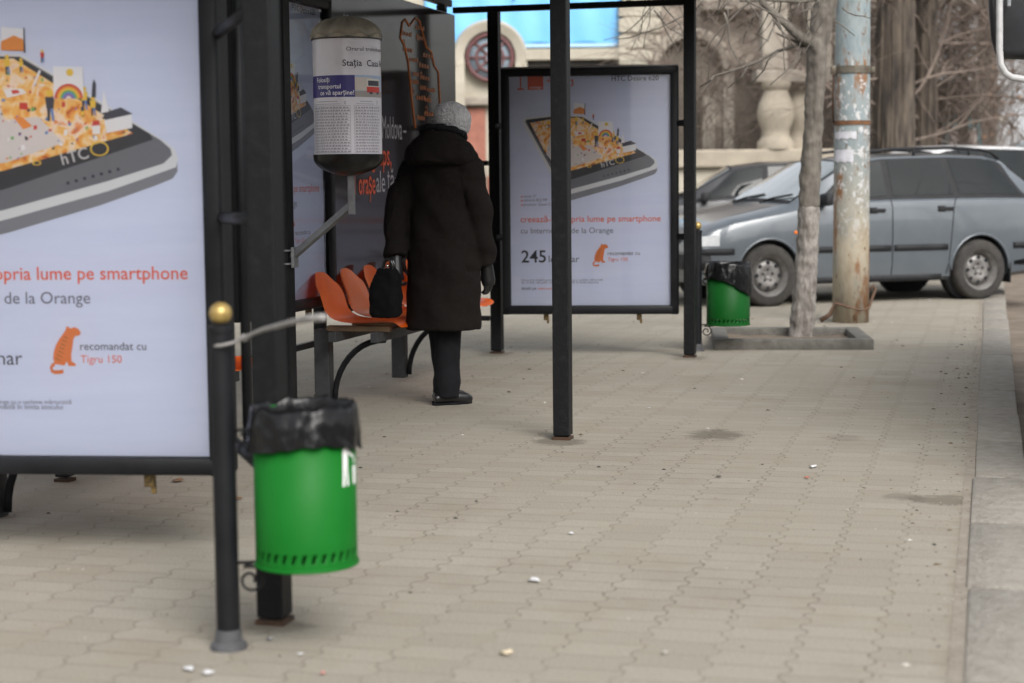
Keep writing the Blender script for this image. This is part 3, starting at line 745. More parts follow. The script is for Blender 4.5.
# ------------------------------------------------------------------ litter bins
GREEN = mat('green_enamel', (.003, .112, .010), (.006, .125, .014), scale=6, rough=.5, coat=.0, spec=.16)
GREEN2 = mat('dark_green_enamel', (.003, .066, .008), (.005, .078, .012), scale=6, rough=.5, coat=.0, spec=.16)
BAGM = mat('black_bag_film', (.0045, .0045, .005), (.008, .008, .009), scale=25, rough=.24, spec=.32, bump=.3, bscale=17, stretch=(1.6, 1.6, .8))
GOLD = mat('brass_ball', (.42, .30, .10), (.33, .23, .08), scale=20, rough=.38, metal=.5)
def litter_bin(base, off, r, rim, low, gm, label, emblem_ang, seed):
    e = empty('litter_bin', base, 0); tag(e, label, 'litter bin', 'green litter bins on posts')
    MB().tube([(0, 0, .0), (0, 0, .838)], .031, 20).build('pole', BLACK, e, 40)
    MB().lathe([(.05, 0), (.048, .012), (.036, .022), (.034, .05), (.0315, .052)], 24).build('base_flange', mat('flange_grey', (.07, .072, .078), (.05, .05, .052), scale=20, rough=.6), e, 40)
    MB().lathe([(.0345, .836), (.0345, .850), (.02, .854), (.012, .860)], 20).build('pole_collar', BLACK, e, 40)
    MB().lathe([(.0005, .854)]+[(.0295*math.sin(a), .883-.0295*math.cos(a)) for a in [PI*i/14 for i in range(1, 14)]]+[(.0005, .9125)], 28).build('ball_finial', GOLD, e, True)
    cx = off
    # bucket with slanting slots near its foot
    bk = MB(); N = 96; zs = [low, low+.028, low+.056, rim]
    bm = bk.bm
    def P(a, z): return (cx[0]+r*math.cos(a), cx[1]+r*math.sin(a), z)
    rings = [[bm.verts.new(P(2*PI*k/N, z)) for k in range(N)] for z in (low, low+.021, low+.024)]
    ringt = [[bm.verts.new(P(2*PI*(k+.9)/N, z)) for k in range(N)] for z in (low+.048, low+.051, rim)]
    for k in range(N):
        j = (k+1) % N
        for a_, b_ in ((rings[0], rings[1]), (rings[1], rings[2]), (ringt[0], ringt[1]), (ringt[1], ringt[2])):
            bm.faces.new((a_[k], a_[j], b_[j], b_[k]))
        if k % 3 != 0: bm.faces.new((rings[2][k], rings[2][j], ringt[0][j], ringt[0][k]))
    cv = bm.verts.new((cx[0], cx[1], low+.004))
    for k in range(N): bm.faces.new((rings[0][(k+1) % N], rings[0][k], cv))
    bucket = bk.build('bucket', gm, e, 40)
    md = bucket.modifiers.new('thick', 'SOLIDIFY'); md.thickness = .003; md.offset = -1; apply_mods(bucket)
    MB().tube([P(2*PI*k/48, low+.004) for k in range(49)], .005, 8, False).build('bottom_rim', gm, bucket, True)
    # white pictogram: figure dropping litter in a basket
    WH = mat('white_sticker', (.75, .75, .75), rough=.5); b = MB()
    def W(x, z): a = emblem_ang+x/r; return (cx[0]+(r+.0015)*math.cos(a), cx[1]+(r+.0015)*math.sin(a), z)
    ez = rim-.145
    def poly(pts): b.bm.faces.new([b.bm.verts.new(W(x*.034, ez+z*.034)) for x, z in pts])
    poly(circ(-.6, 1.95, .28, 12)); poly([(-.9, .2), (-.35, .2), (-.3, 1.5), (-.5, 1.62), (-.9, 1.5)])
    poly([(-.95, -1.3), (-.7, -1.3), (-.6, .2), (-.9, .2)]); poly([(-.45, -1.3), (-.2, -1.3), (-.35, .2), (-.58, .2)])
    poly([(-.28, 1.45), (.65, .85), (.58, .65), (-.3, 1.15)]); poly([(.45, -1.3), (1.0, -1.3), (1.1, .1), (.38, .1)]); poly([(.55, .35), (.85, .3), (.9, .6), (.6, .62)])
    b.build('tidy_emblem', WH, bucket)
    # curled wrought brackets
    d = Vector((cx[0], cx[1], 0)).normalized()
    for zc in (low-.045, rim-.10):
        pts = []
        for i in range(34):
            a = -.6+i*.27; rr = .010+.0009*i
            pts.append(d*(.062+rr*math.cos(a)) + Vector((0, 0, zc+rr*math.sin(a))))
        pts += [d*(.11)+Vector((0, 0, zc+.035)), d*(cx.length-r+.03 if zc < low else cx.length-r)+Vector((0, 0, zc+.05))]
        MB().tube(pts, .004, 6).build('scroll_bracket', BLACK, e)
        MB().tube([d*.02+Vector((0, 0, zc+.045)), d*(cx.length-r+(.05 if zc < low else .0))+Vector((0, 0, zc+.05))], .0045, 6).build('bracket_bar', BLACK, e)
    return e, Vector(base)+cx
def liner(c, r, rim, hem, label, seed, flare=1.0):
    N = 72
    def w_(a, t): return noise.noise(Vector((math.cos(a)*3.2+seed, math.sin(a)*3.2, t*2.5)))
    rows = []
    prof = [(.55, -.385), (.93, -.37), (.955, -.2), (.955, -.06), (.97, .0), (1.015, .012), (1.06, .004), (1.09, -.03), (1.10, -.06), (1.11, -.09), (1.12, -.12)]
    b = MB(); bm = b.bm; gv = []
    for i, (k, z) in enumerate(prof):
        row = []
        for j in range(N):
            a = 2*PI*j/N
            out = max(0, i-5)/5
            hh = hem(a)
            zz = z if i < 6 else -out*hh+.004
            f = w_(a, i*.35); f2 = noise.noise(Vector((a*9+seed, i*.8, 3.3)))
            fo = noise.noise(Vector((a*7+seed, i*.25, 8.1)))
            rr = r*(k + (.022*f*flare + .010*f2 + .032*fo*(i > 5))*((.3+out) if i > 4 else 0))
            zz += (.012*w_(a+3, .2) + .005*f2)*(1 if i > 3 else 0)
            row.append(bm.verts.new((rr*math.cos(a), rr*math.sin(a), zz)))
        gv.append(row)
    for i in range(len(gv)-1):
        for j in range(N): bm.faces.new((gv[i][j], gv[i][(j+1) % N], gv[i+1][(j+1) % N], gv[i+1][j])).smooth = True
    bmesh.ops.subdivide_edges(bm, edges=bm.edges[:], cuts=1, use_grid_fill=True)
    for v in bm.verts:
        v.co += Vector((noise.noise(v.co*30+Vector((seed, 0, 0))), noise.noise(v.co*30+Vector((0, seed, 0))), noise.noise(v.co*26)))*(.004 if v.co.z > -.18 else 0)
    o = b.build('bin_liner', BAGM, None, True, (c.x, c.y, rim))
    tag(o, label, 'bin liner', 'black bin liners'); return o
nb = g(229, 648); nb.z = 0
e1, c1 = litter_bin(nb, Vector((.212, -.015, 0)), .132, .632, .228, GREEN, 'bright green litter bin hung on a nearby black post with a gold ball', R(-24), 1)
liner(c1, .132, .634, lambda a: .10+.012*math.sin(a*2+1), 'crumpled black bin bag folded over the rim of the near bin', 2.0)
fb = g(697.5, 351); fb.z = 0
e2, c2 = litter_bin(fb, Vector((.215, -.01, 0)), .152, .60, .185, GREEN2, 'far dark green litter bin in front of the parked grey estate car', R(-10), 2)
liner(c2, .152, .615, lambda a: .11+.11*max(0, math.cos(a+.35))**1.2, 'black bin bag drooping low on the right side of the far bin', 5.0)
# loose strap tied to the near post
pts = [at(212, 346, 4.53), at(214, 346, 4.49), at(222, 345.5, 4.465), at(234, 342.5, 4.465), at(243, 338, 4.45), at(262, 330, 4.3), at(290, 322.5, 4.1), at(308, 318.5, 3.95), at(324, 317.5, 3.85)]
st = MB(); st.tube(pts, [.0035, .004, .0045, .0045, .005, .006, .007, .009, .0085], 8).lathe([(.002, -.010), (.011, -.004), (.011, .004), (.002, .010)], 8, c=at(244, 338, 4.45))
o = st.build('plastic_strap', mat('grey_strap', (.30, .29, .28), (.2, .19, .18), scale=30, rough=.6), None, True)
tag(o, 'loose grey strap tied around the gold ball post, its end in the air', 'strap')
# ------------------------------------------------------------------ person
def person():
    base = g(445, 404); X0, Y0 = base.x, base.y
    k = 1.0
    e = empty('person', (X0, Y0, 0), R(-32)); tag(e, 'person seen from behind in long black coat and grey knit beret, holding a black bag', 'person')
    ci, si = math.cos(R(32)), math.sin(R(32))
    def lw(px, py, dy=0):      # world point at the figure's depth -> local
        q = at(px, py, Y0+dy); d = Vector((q.x-X0, q.y-Y0, q.z))
        return Vector((d.x*ci-d.y*si, d.x*si+d.y*ci, d.z))
    COAT = mat('black_wool_coat', (.0088, .0073, .0068), (.0125, .0102, .0093), scale=60, rough=.95, bump=.12, bscale=220, sheen=.0, spec=.12)
    TR = mat('black_trousers', (.008, .008, .010), rough=.9, bump=.1, bscale=200, spec=.2)
    SK = mat('skin', (.48, .28, .20), (.42, .23, .16), scale=20, rough=.55)
    GL = mat('black_glove', (.008, .008, .009), rough=.45)
    # body, one surface: legs, trunk, arms, neck, head with face
    hd = lw(450, 123)
    b = MB()
    for s in (-1, 1):
        b.tube([(s*.06, 0, .87), (s*.055, .0, .45), (s*.03, .015-s*.035, .09), (s*.03, .035-s*.035, .05), (s*.03, .07-s*.035, .035)], [.07, .05, .035, .03, .022], 12)
    b.tube([(0, 0, .84), (0, 0, 1.0), (0, .0, 1.2), (0, 0, 1.33), (0, 0, 1.40), (hd.x*.6, hd.y*.6+.0, 1.5)], [.11, .10, .105, .085, .055, .05], 14)
    b.lathe([(.002, -.115), (.05, -.1), (.07, -.05), (.08, .01), (.076, .06), (.05, .098), (.002, .11)], 18, c=(hd.x, hd.y, 1.52))
    LS, RS = Vector((-.180, 0, 1.29)), Vector((.180, 0, 1.29))
    LH, RH = lw(396, 262, -.08), lw(487, 268, -.02)
    LE = (LS+LH)/2+Vector((-.05, -.02, .02)); RE = (RS+RH)/2+Vector((.03, -.04, .02))
    for S_, E_, H_ in ((LS, LE, LH), (RS, RE, RH)): b.tube([S_*.6+Vector((0, 0, .53)), S_, E_, H_], [.055, .045, .036, .026], 12)
    fd = Vector((-.6, .8, 0)).normalized()       # the way the head looks
    b.tube([Vector((hd.x, hd.y, 1.515))+fd*.06, Vector((hd.x, hd.y, 1.49))+fd*.095], [.012, .012], 8)
    for s in (-1, 1):
        sd_ = Vector((fd.y, -fd.x, 0))*s; b.tube([Vector((hd.x, hd.y, 1.49))+sd_*.07, Vector((hd.x, hd.y, 1.52))+sd_*.083], [.015, .018], 8)
    remesh(b, 'body', SK, e, .012, 4)
    ey = MB()
    for s in (-1, 1):
        sd_ = Vector((fd.y, -fd.x, 0))*s; ey.lathe([(.001, -.008), (.008, 0), (.001, .008)], 10, c=Vector((hd.x, hd.y, 1.525))+fd*.074+sd_*.03)
    ey.build('eyes', mat('eye', (.05, .03, .02), rough=.2), e)
    b = MB(); b.tube([Vector((hd.x, hd.y, 1.462))+fd*.072+Vector((fd.y, -fd.x, 0))*t for t in (-.022, 0, .022)], [.003, .006, .003], 8); b.build('mouth', mat('lips', (.35, .12, .10), rough=.5), e)
    # trousers
    b = MB()
    for (x0, xk, xa, yf) in ((-.055, -.034, -.028, .05), (.055, .036, .030, -.02)):
        b.tube([(x0, 0, .85), (x0, 0, .62), (xk, yf*.5, .40), (xa, yf, .20), (xa, yf, .06), (xa, yf, .035)], [.10, .085, .073, .068, .072, .070], 18)
    b.tube([(0, 0, .9), (0, 0, .78)], [.15, .13], 16)
    remesh(b, 'trousers', TR, e, .011, 5, .008, .10)
    # shoes
    for s, ang in ((-1, -22), (1, -38)):
        b = MB(); x, yf = s*.030, .015-s*.035
        a = R(ang); dx, dy = -math.sin(a), math.cos(a)
        c = Vector((x, yf, 0))
        f = lambda t, z: c+Vector((dx*t, dy*t, z))
        b.tube([f(-.075, .034), f(-.05, .04), f(.01, .045), f(.06, .038), f(.11, .030), f(.142, .024)], [.026, .031, .034, .035, .031, .018], 16)
        sh_ = remesh(b, 'shoe', mat('black_leather', (.010, .010, .011), rough=.3, coat=.3), e, .007, 3)
        for v in sh_.data.vertices: v.co.z = max(v.co.z, .004)
        so_ = MB(); so_.loft([[f(t, z)+Vector((-dy*w_, dx*w_, 0)) for t, w_ in ((-.088, 0), (-.076, .022), (0, .024), (.06, .030), (.11, .024), (.142, 0), (.11, -.024), (.06, -.030), (0, -.024), (-.076, -.022))] for z in (.001, .013)]).build('sole', TR, sh_)
    # coat: skirt and trunk loft, then sleeves, fused
    b = MB(); N = 36
    lv = [(.415, .218, .178), (.50, .216, .175), (.65, .213, .170), (.80, .214, .165), (.92, .205, .152), (1.05, .198, .142), (1.16, .20, .14), (1.24, .200, .138), (1.30, .180, .128), (1.36, .140, .11), (1.42, .09, .085)]
    rings = []
    for (z, ax, ay) in lv:
        lean = (z-.4)*.012
        fl = max(0, (.95-z)/.55)
        rings.append([Vector((ax*(1+.022*fl*math.sin(7*t+1.2)+.015*fl*math.sin(11*t))*math.cos(t)+lean, ay*(1+.03*fl*math.sin(5*t))*math.sin(t), z)) for t in [2*PI*i/N for i in range(N)]])
    b.loft(rings)
    def sleeve(S_, E_, H_):
        c_ = H_ + (E_-H_).normalized()*.03
        b.tube([S_*.35+Vector((0, 0, .925)), S_*.75+Vector((0, 0, .348)), S_+Vector((0, 0, -.005)), S_.lerp(E_, .5), E_, E_.lerp(c_, .5), c_], [.06, .078, .083, .077, .070, .064, .061], 18)
    sleeve(LS, LE, LH); sleeve(RS, RE, RH)
    coat = remesh(b, 'coat', COAT, e, .0085, 8, .010, .16)
    # folds at the elbows and down the back
    for v in coat.data.vertices:
        if v.co.z < .75 : v.co.z += 0
        a = math.atan2(v.co.y, v.co.x)
        if abs(v.co.x) < .2: v.co += v.normal*(.0055*math.sin(v.co.z*24+4*math.sin(v.co.x*8)+2*v.co.y) * (1 if .9 < v.co.z < 1.25 else .25))
        else:
            v.co += v.normal*(.007*math.sin(v.co.z*42+v.co.y*14+2*math.sin(v.co.z*9))*(1 if .72 < v.co.z < 1.22 else .2))
    # centre back seam and cuffs
    seam = MB(); prev = []
    # hood lying on the shoulders
    b = MB()
    hc = Vector((hd.x*.55, -.015, 1.372))
    for (rz_, rr, zz) in ((.150, .058, 0), (.128, .050, .045), (.105, .04, .082)):
        pts = [hc+Vector((rz_*math.cos(t)*1.02, rz_*math.sin(t)*.88-.012, zz-.035+(-.03*math.sin(t)))) for t in [2*PI*i/28 for i in range(29)]]
        b.tube(pts, rr, 12, False)
    b.tube([hc+Vector((0, -.13, -.06)), hc+Vector((0, -.12, .04))], [.10, .07], 14)
    remesh(b, 'hood', COAT, e, .009, 6, .010, .09)
    b = MB(); b.tube([hc+Vector((.118*math.cos(t), .108*math.sin(t), .098-.035*math.sin(t))) for t in [2*PI*i/30 for i in range(31)]], [.018+.004*math.sin(i*2.1) for i in range(31)], 8, False)
    b.build('hood_trim', TR, e, True)
    # hair at the nape
    b = MB(); b.lathe([(.002, -.085), (.055, -.075), (.082, -.03), (.086, .03), (.07, .07), (.002, .09)], 20, c=(hd.x-fd.x*.012, hd.y-fd.y*.012, 1.525))
    b.build('hair', mat('brown_hair', (.06, .04, .028), (.03, .02, .015), scale=40, rough=.6), e, True)
    # knitted beret
    KN = mat('grey_knit', (.42, .42, .43), (.60, .60, .61), scale=80, rough=.95, bump=1.0, bscale=95, sheen=.2, contrast=(.4, .6))
    hz = lw(452, 133).z
    cw = lw(449.5, 118); b = MB()
    tilt = Matrix.Translation((cw.x, cw.y, hz)) @ Matrix.Rotation(R(-10), 4, Vector((ci, si, 0)).normalized()) @ Matrix.Rotation(R(12), 4, 'Y')
    prof = [(.086, -.022), (.092, -.004), (.103, .022), (.110, .055), (.106, .09), (.090, .122), (.062, .146), (.03, .157), (.001, .160)]
    b.lathe(prof, 48, fn=lambda r_, z_, a: (r_*(1+.03*math.sin(3*a+z_*14)+.012*math.sin(7*a)), z_-.018*max(0, math.cos(a-2.4))*(z_ > .08)))
    bmesh.ops.transform(b.bm, matrix=tilt, verts=b.bm.verts)
    hat = b.build('knit_beret', KN, e, True); hat.location.z = .012
    md = hat.modifiers.new('s', 'SUBSURF'); md.levels = 2; md.render_levels = 2; apply_mods(hat)
    me = hat.data; dn = lw(440, 118)
    for v in me.vertices:       # the fold pinched at the left of the crown
        q = v.co-Vector((cw.x, cw.y, hz+.085)); d_ = abs(q.x*.55+q.z*.4+.05)
        v.co -= v.normal*(.009*math.exp(-(d_/.02)**2)*(1 if q.y < .03 else 0))
        v.co += v.normal*(.006*noise.noise(v.co*16)+.003*noise.noise(v.co*45))
    # gloves with five fingers
    for H_, E_, curl, s in ((LH, LE, 1.0, -1), (RH, RE, .45, 1)):
        d = (H_-E_).normalized(); d = (d+Vector((0, 0, -.6))).normalized()
        side = Vector((0, 1, 0)); side = (side-d*side.dot(d)).normalized(); palm = d.cross(side)*s
        b = MB(); w0 = H_-d*.03
        b.tube([w0, H_+d*.03, H_+d*.07, H_+d*.095], [.034, .038, .040, .034], 12, squash=.6 if False else None)
        for i, (ln, o_) in enumerate(((.068, .030), (.078, .010), (.073, -.010), (.058, -.029))):
            r0 = H_+d*.085+side*o_; p1 = r0+d*ln*.45-palm*.012*curl; p2 = p1+(d*(1-curl*.75)-palm*curl*.9).normalized()*ln*.32; p3 = p2+(d*(.7-curl*1.2)-palm*.9*curl).normalized()*ln*.26
            b.tube([r0-d*.02, p1, p2, p3], [.0105, .010, .0095, .008], 8)
        t0 = H_+d*.03+side*.036; b.tube([t0-side*.01, t0+d*.035+side*.016, t0+d*.062+side*.012-palm*.01*curl], [.012, .011, .009], 8)
        b2 = remesh(b, 'glove', GL, e, .0045, 2)
    # shoulder yoke seam
    return e, LH, lw
pe, LH, lw = person()
# ------------------------------------------------------------------ handbag
def handbag():
    wp = pe.matrix_basis @ LH if False else (Matrix.Translation(pe.location) @ Matrix.Rotation(R(-32), 4, 'Z')) @ LH
    Yb = wp.y-.10
    c = at(386, 317.5, Yb); zb = c.z
    e = empty('handbag', (c.x, c.y, zb), R(-20)); tag(e, 'soft black handbag with shiny clasp held above the orange seats', 'handbag')
    top = at(386, 268, Yb).z-zb
    b = MB(); N = 28; rings = []
    for z, wx, wy in ((0, .074, .045), (.02, .084, .055), (.10, .088, .062), (.17, .082, .055), (.22, .074, .046), (top-.01, .056, .032), (top, .050, .024)):
        rings.append([Vector((wx*math.copysign(abs(math.cos(t))**.5, math.cos(t))+.012*(z > .2), wy*math.copysign(abs(math.sin(t))**.6, math.sin(t)), z)) for t in [2*PI*i/N for i in range(N)]])
    b.loft(rings)
    remesh(b, 'bag_body', mat('black_velvet', (.006, .006, .007), rough=.9, spec=.1), e, .007, 4, .006, .05)
    b = MB(); b.tube([(-.03+.012, -.012, top-.004), (.05, -.012, top-.006)], .007, 8).lathe([(.001, -.012), (.011, 0), (.001, .012)], 12, c=(.02, -.014, top+.012))
    b.build('clasp', mat('chrome', (.55, .52, .48), rough=.18, metal=1), e)
    for s in (-1, 1):
        b = MB(); b.tube([(.02+.032*math.cos(t), s*.012, top-.01+.062*math.sin(t)) for t in [PI*i/12 for i in range(13)]], .006, 8); b.build('handle', mat('patent_strap', (.01, .01, .011), rough=.15, coat=.5), e, True)
handbag()

# ------------------------------------------------------------------ kerbside pole, tree and pit
def pole():
    b0 = g(850.5, 322); Y = b0.y; e = empty('lamp_pole', (b0.x, Y, 0)); tag(e, 'thick rusty metal pole with peeling grey blue paint and paper shreds', 'pole')
    m = bpy.data.materials.new('peeling_pole'); m.use_nodes = True
    n = m.node_tree.nodes; l = m.node_tree.links; bs = n['Principled BSDF']; tc = n.new('ShaderNodeTexCoord'); sx = n.new('ShaderNodeSeparateXYZ'); l.new(tc.outputs['Object'], sx.inputs[0])
    def nz(s, st, det=7):
        mp = n.new('ShaderNodeMapping'); mp.inputs['Scale'].default_value = st; l.new(tc.outputs['Object'], mp.inputs[0])
        x = n.new('ShaderNodeTexNoise'); x.inputs['Scale'].default_value = s; x.inputs['Detail'].default_value = det; x.inputs['Roughness'].default_value = .65; l.new(mp.outputs[0], x.inputs['Vector']); return x.outputs['Fac']
    def rp(src, els):
        r = n.new('ShaderNodeValToRGB')
        while len(r.color_ramp.elements) < len(els): r.color_ramp.elements.new(.5)
        for el, (p, c) in zip(r.color_ramp.elements, els): el.position = p; el.color = (*c, 1)
        l.new(src, r.inputs[0]); return r.outputs[0]
    def mx(f, a, b_):
        x = n.new('ShaderNodeMix'); x.data_type = 'RGBA'; l.new(f, x.inputs[0])
        for i, q in ((6, a), (7, b_)):
            if isinstance(q, tuple): x.inputs[i].default_value = (*q, 1)
            else: l.new(q, x.inputs[i])
        return x.outputs[2]
    def mul(a, b_):
        x = n.new('ShaderNodeMath'); x.operation = 'MULTIPLY'; l.new(a, x.inputs[0]); l.new(b_, x.inputs[1]); return x.outputs[0]
    paint = rp(nz(9, (1, 1, .5)), [(.3, (.155, .185, .19)), (.5, (.23, .265, .27)), (.7, (.135, .19, .22))])
    low = rp(nz(7, (1, 1, .35)), [(.3, (.22, .17, .11)), (.5, (.33, .29, .22)), (.7, (.20, .20, .18))])
    hz = rp(sx.outputs[2], [(0.0, (1, 1, 1)), (1, (0, 0, 0))])
    mr = n.new('ShaderNodeMapRange'); mr.inputs['From Min'].default_value = .7; mr.inputs['From Max'].default_value = 1.5; l.new(sx.outputs[2], mr.inputs['Value'])
    col = mx(mr.outputs[0], low, paint)
    rustf = rp(nz(6, (1, 1, .28)), [(.53, (0, 0, 0)), (.61, (1, 1, 1))])
    col = mx(rustf, col, (.20, .10, .045))
    rust2 = rp(nz(22, (1, 1, .5)), [(.60, (0, 0, 0)), (.66, (1, 1, 1))]); col = mx(rust2, col, (.13, .065, .03))
    m1 = n.new('ShaderNodeMapRange'); m1.inputs['From Min'].default_value = 2.22; m1.inputs['From Max'].default_value = 2.12; l.new(sx.outputs[2], m1.inputs['Value'])
    m2 = n.new('ShaderNodeMapRange'); m2.inputs['From Min'].default_value = .55; m2.inputs['From Max'].default_value = 1.2; l.new(sx.outputs[2], m2.inputs['Value'])
    sh_ = rp(nz(24, (1, 1, .7), 5), [(.55, (0, 0, 0)), (.58, (1, 1, 1))]); col = mx(mul(mul(sh_, m1.outputs[0]), m2.outputs[0]), col, (.46, .46, .46))
    l.new(col, bs.inputs['Base Color']); bs.inputs['Roughness'].default_value = .75
    bp = n.new('ShaderNodeBump'); bp.inputs['Strength'].default_value = .4; bp.inputs['Distance'].default_value = .01; l.new(nz(26, (1, 1, .5)), bp.inputs['Height']); l.new(bp.outputs[0], bs.inputs['Normal'])
    MB().lathe([(.152, 0), (.150, .6), (.146, 1.6), (.140, 3.0), (.11, 7.5)], 40).build('shaft', m, e, True)
    zb = at(850, 70, Y).z
    MB().lathe([(.150, zb-.03), (.154, zb-.03), (.154, zb+.03), (.150, zb+.03)], 40).box((-.165, -.03, zb), (.04, .05, .07), 0, .004).box((.165, -.02, zb), (.03, .04, .05), 0, .004).build('clamp_band', mat('band_metal', (.14, .13, .105), (.08, .06, .04), scale=20, rough=.6, metal=.3), e, 40)
    zr = at(850, 123, Y).z; MB().lathe([(.149, zr-.018), (.152, zr-.018), (.152, zr+.018), (.149, zr+.018)], 40).build('rusty_band', mat('orange_rust', (.17, .075, .03), (.07, .04, .025), scale=24, rough=.9), e, 40)
    MB().tube([(-.16, -.03, zb-.04), (-.165, -.03, zb-.2), (-.16, -.03, zr)], .01, 6).build('wire', RUST, e)
    P = mat('torn_paper', (.55, .55, .60), (.42, .42, .44), scale=20, rough=.8)
    for (p0, p1, q0, q1) in ((835, 853, 150, 162), (835, 856, 132, 139)):
        b = MB(); r_ = .1515; a0 = math.atan2(-b0.y, -b0.x)
        z0, z1 = at(850, q1, Y).z, at(850, q0, Y).z; s = F_PX/Y*r_
        A, B = [math.asin(max(-1, min(1, (p-851.5)/s))) for p in (p0, p1)]
        for i in range(8):
            t0, t1 = A+(B-A)*i/8, A+(B-A)*(i+1)/8
            j0, j1 = .008*math.sin(i*2.3), .008*math.sin((i+1)*2.3)
            f = lambda t, z: (r_*math.cos(a0+t), r_*math.sin(a0+t), z)
            b.quad(f(t0, z0+j0), f(t1, z0+j1), f(t1, z1-j1*.4), f(t0, z1-j0*.4))
        b.build('paper_notice', P, e)
    b = MB(); c = Vector((0, 0, 0))
    b.tube([(-.26, -.05, .02), (-.19, -.08, .07), (-.145, -.09, .17), (-.06, -.145, .14), (.05, -.148, .11), (.14, -.07, .12), (.18, -.03, .22), (.20, -.03, .28), (.185, -.03, .31), (.155, -.03, .27)], [.022, .02, .014, .011, .010, .011, .014, .014, .014, .012], 8)
    o = b.build('rusty_cable', mat('brown_cable', (.13, .075, .045), (.08, .05, .035), scale=30, rough=.85), None, True, (b0.x, Y, 0)); tag(o, 'rusty cable looped around the foot of the thick pole', 'cable')
pole()
BARK = mat('young_bark', (.095, .084, .072), (.165, .148, .125), scale=22, rough=.95, bump=.6, bscale=30, stretch=(1, 1, .3))
def ptree():
    c0 = g(714, 350); c1_ = g(868, 350)
    W = 1.12; D = 1.05
    e = empty('tree_pit', (c0.x, c0.y, 0), -TH*.35); tag(e, 'low concrete edging frame around the roadside tree', 'tree pit')
    for (x, y, sx, sy, nm) in ((W/2, .055, W, .11, 'edging_stone'), (W/2, D-.055, W, .11, 'edging_stone'), (.055, D/2, .11, D-.226, 'edging_stone'), (W-.055, D/2, .11, D-.226, 'edging_stone')):
        MB().box((x, y, .032), (sx, sy, .085), 0, .01).build(nm, mat('edging_concrete', (.15, .145, .13), (.09, .085, .075), scale=9, rough=.95, bump=.4), e, 40)
    b = MB(); bmesh.ops.create_grid(b.bm, x_segments=24, y_segments=24, size=.5)
    for v in b.bm.verts: v.co = Vector((W/2+v.co.x*(W-.2), D/2+v.co.y*(D-.2), .02+.02*noise.noise(v.co*9)))
    b.build('soil_bed', SOIL, e, True)
    base = g(801, 339); Y = base.y
    t = empty('street_tree', (base.x, Y, 0)); tag(t, 'slender bare tree with whitewashed lower trunk growing from the concrete frame', 'tree')
    def lp(px, py, dy=0): q = at(px, py, Y+dy); return Vector((q.x-base.x, q.y-Y, q.z))
    WB = mat('whitewashed_bark', (.27, .25, .23), (.13, .115, .10), scale=26, rough=.95, bump=.7, bscale=34, stretch=(1, 1, .3), contrast=(.42, .62))
    s = Y/F_PX
    tr = MB()
    P1 = [(801, 342, 13.5), (802, 330, 13), (804, 300, 12), (807, 260, 11.2), (809, 205, 10.8)]
    tr.tube([lp(*p[:2]) for p in P1], [p[2]*s for p in P1], 16)
    lowt = remesh(tr, 'trunk_base', WB, t, .018, 2, .012, .06)
    tr = MB()
    P2 = [(809, 208, 10.7), (810, 180, 10.5), (812, 150, 10), (814, 110, 9.5), (816, 75, 9.5), (817, 45, 10.5), (822, 20, 11.5), (829, -10, 10.5), (836, -60, 8)]
    tr.tube([lp(*p[:2]) for p in P2], [p[2]*s for p in P2], 16)
    P3 = [(817, 120, 5), (819, 85, 6), (820, 55, 6.5), (815, 44, 6), (800, 37, 4.6), (786, 25, 4.2), (770, 10, 3.6), (757, -4, 3.2), (735, -30, 2.4)]
    tr.tube([lp(p[0], p[1], -.05) for p in P3], [p[2]*s for p in P3], 12)
    remesh(tr, 'trunk', BARK, t, .016, 2, .010, .06)
    tw = MB(); rnd = random.Random(11)
    def twig(pts, r0, r1, dy=0):
        n_ = len(pts); tw.tube([lp(p[0], p[1], dy+i*.06*rnd.uniform(-1, 1)) for i, p in enumerate(pts)], [(r0+(r1-r0)*i/(n_-1))*s for i in range(n_)], 5)
    twig([(812, 45), (795, 46), (778, 51), (757, 62), (735, 70), (714, 76), (711, 80), (700, 87)], 2.1, .7)
    twig([(714, 76), (708, 86), (700, 92)], .9, .5); twig([(748, 66), (742, 76), (728, 88)], .9, .5); twig([(778, 52), (768, 60), (764, 70), (752, 83)], 1.2, .5)
    twig([(800, 43), (790, 39), (780, 35), (777, 33)], 1.6, .9); twig([(802, 45), (798, 58), (785, 72), (770, 85)], 1.2, .5)
    twig([(757, -4), (740, 10), (720, 30), (700, 55), (690, 66)], 1.4, .5); twig([(826, 18), (840, 24), (855, 36)], 1.0, .4)
    twig([(770, 10), (764, 22), (757, 35), (768, 41)], .9, .4); twig([(824, -2), (800, 2), (770, 0), (740, 1)], 2.2, 1.2); twig([(800, 2), (795, 14), (786, 28)], 1, .4)
    for k in range(46):
        x = rnd.uniform(640, 850); y_ = rnd.uniform(-30, 20); a = rnd.uniform(.4, 2.7); L = rnd.uniform(25, 75); pts = [(x, y_)]
        for i in range(5):
            x += math.cos(a)*L/5; y_ += abs(math.sin(a))*L/5; a += rnd.uniform(-.35, .35); pts.append((x, y_))
        twig(pts, rnd.uniform(.6, 1.1), .35, rnd.uniform(-.8, .8))
    # limbs above the frame that carry those twigs
    for k in range(9):
        x = rnd.uniform(650, 860); twig([(836, -60), ((836+x)/2+rnd.uniform(-20, 20), -75), (x, -40), (x+rnd.uniform(-25, 25), -8)], 3.0, .8, rnd.uniform(-.5, .5))
    tw.build('branches', BARK, t, True)
ptree()

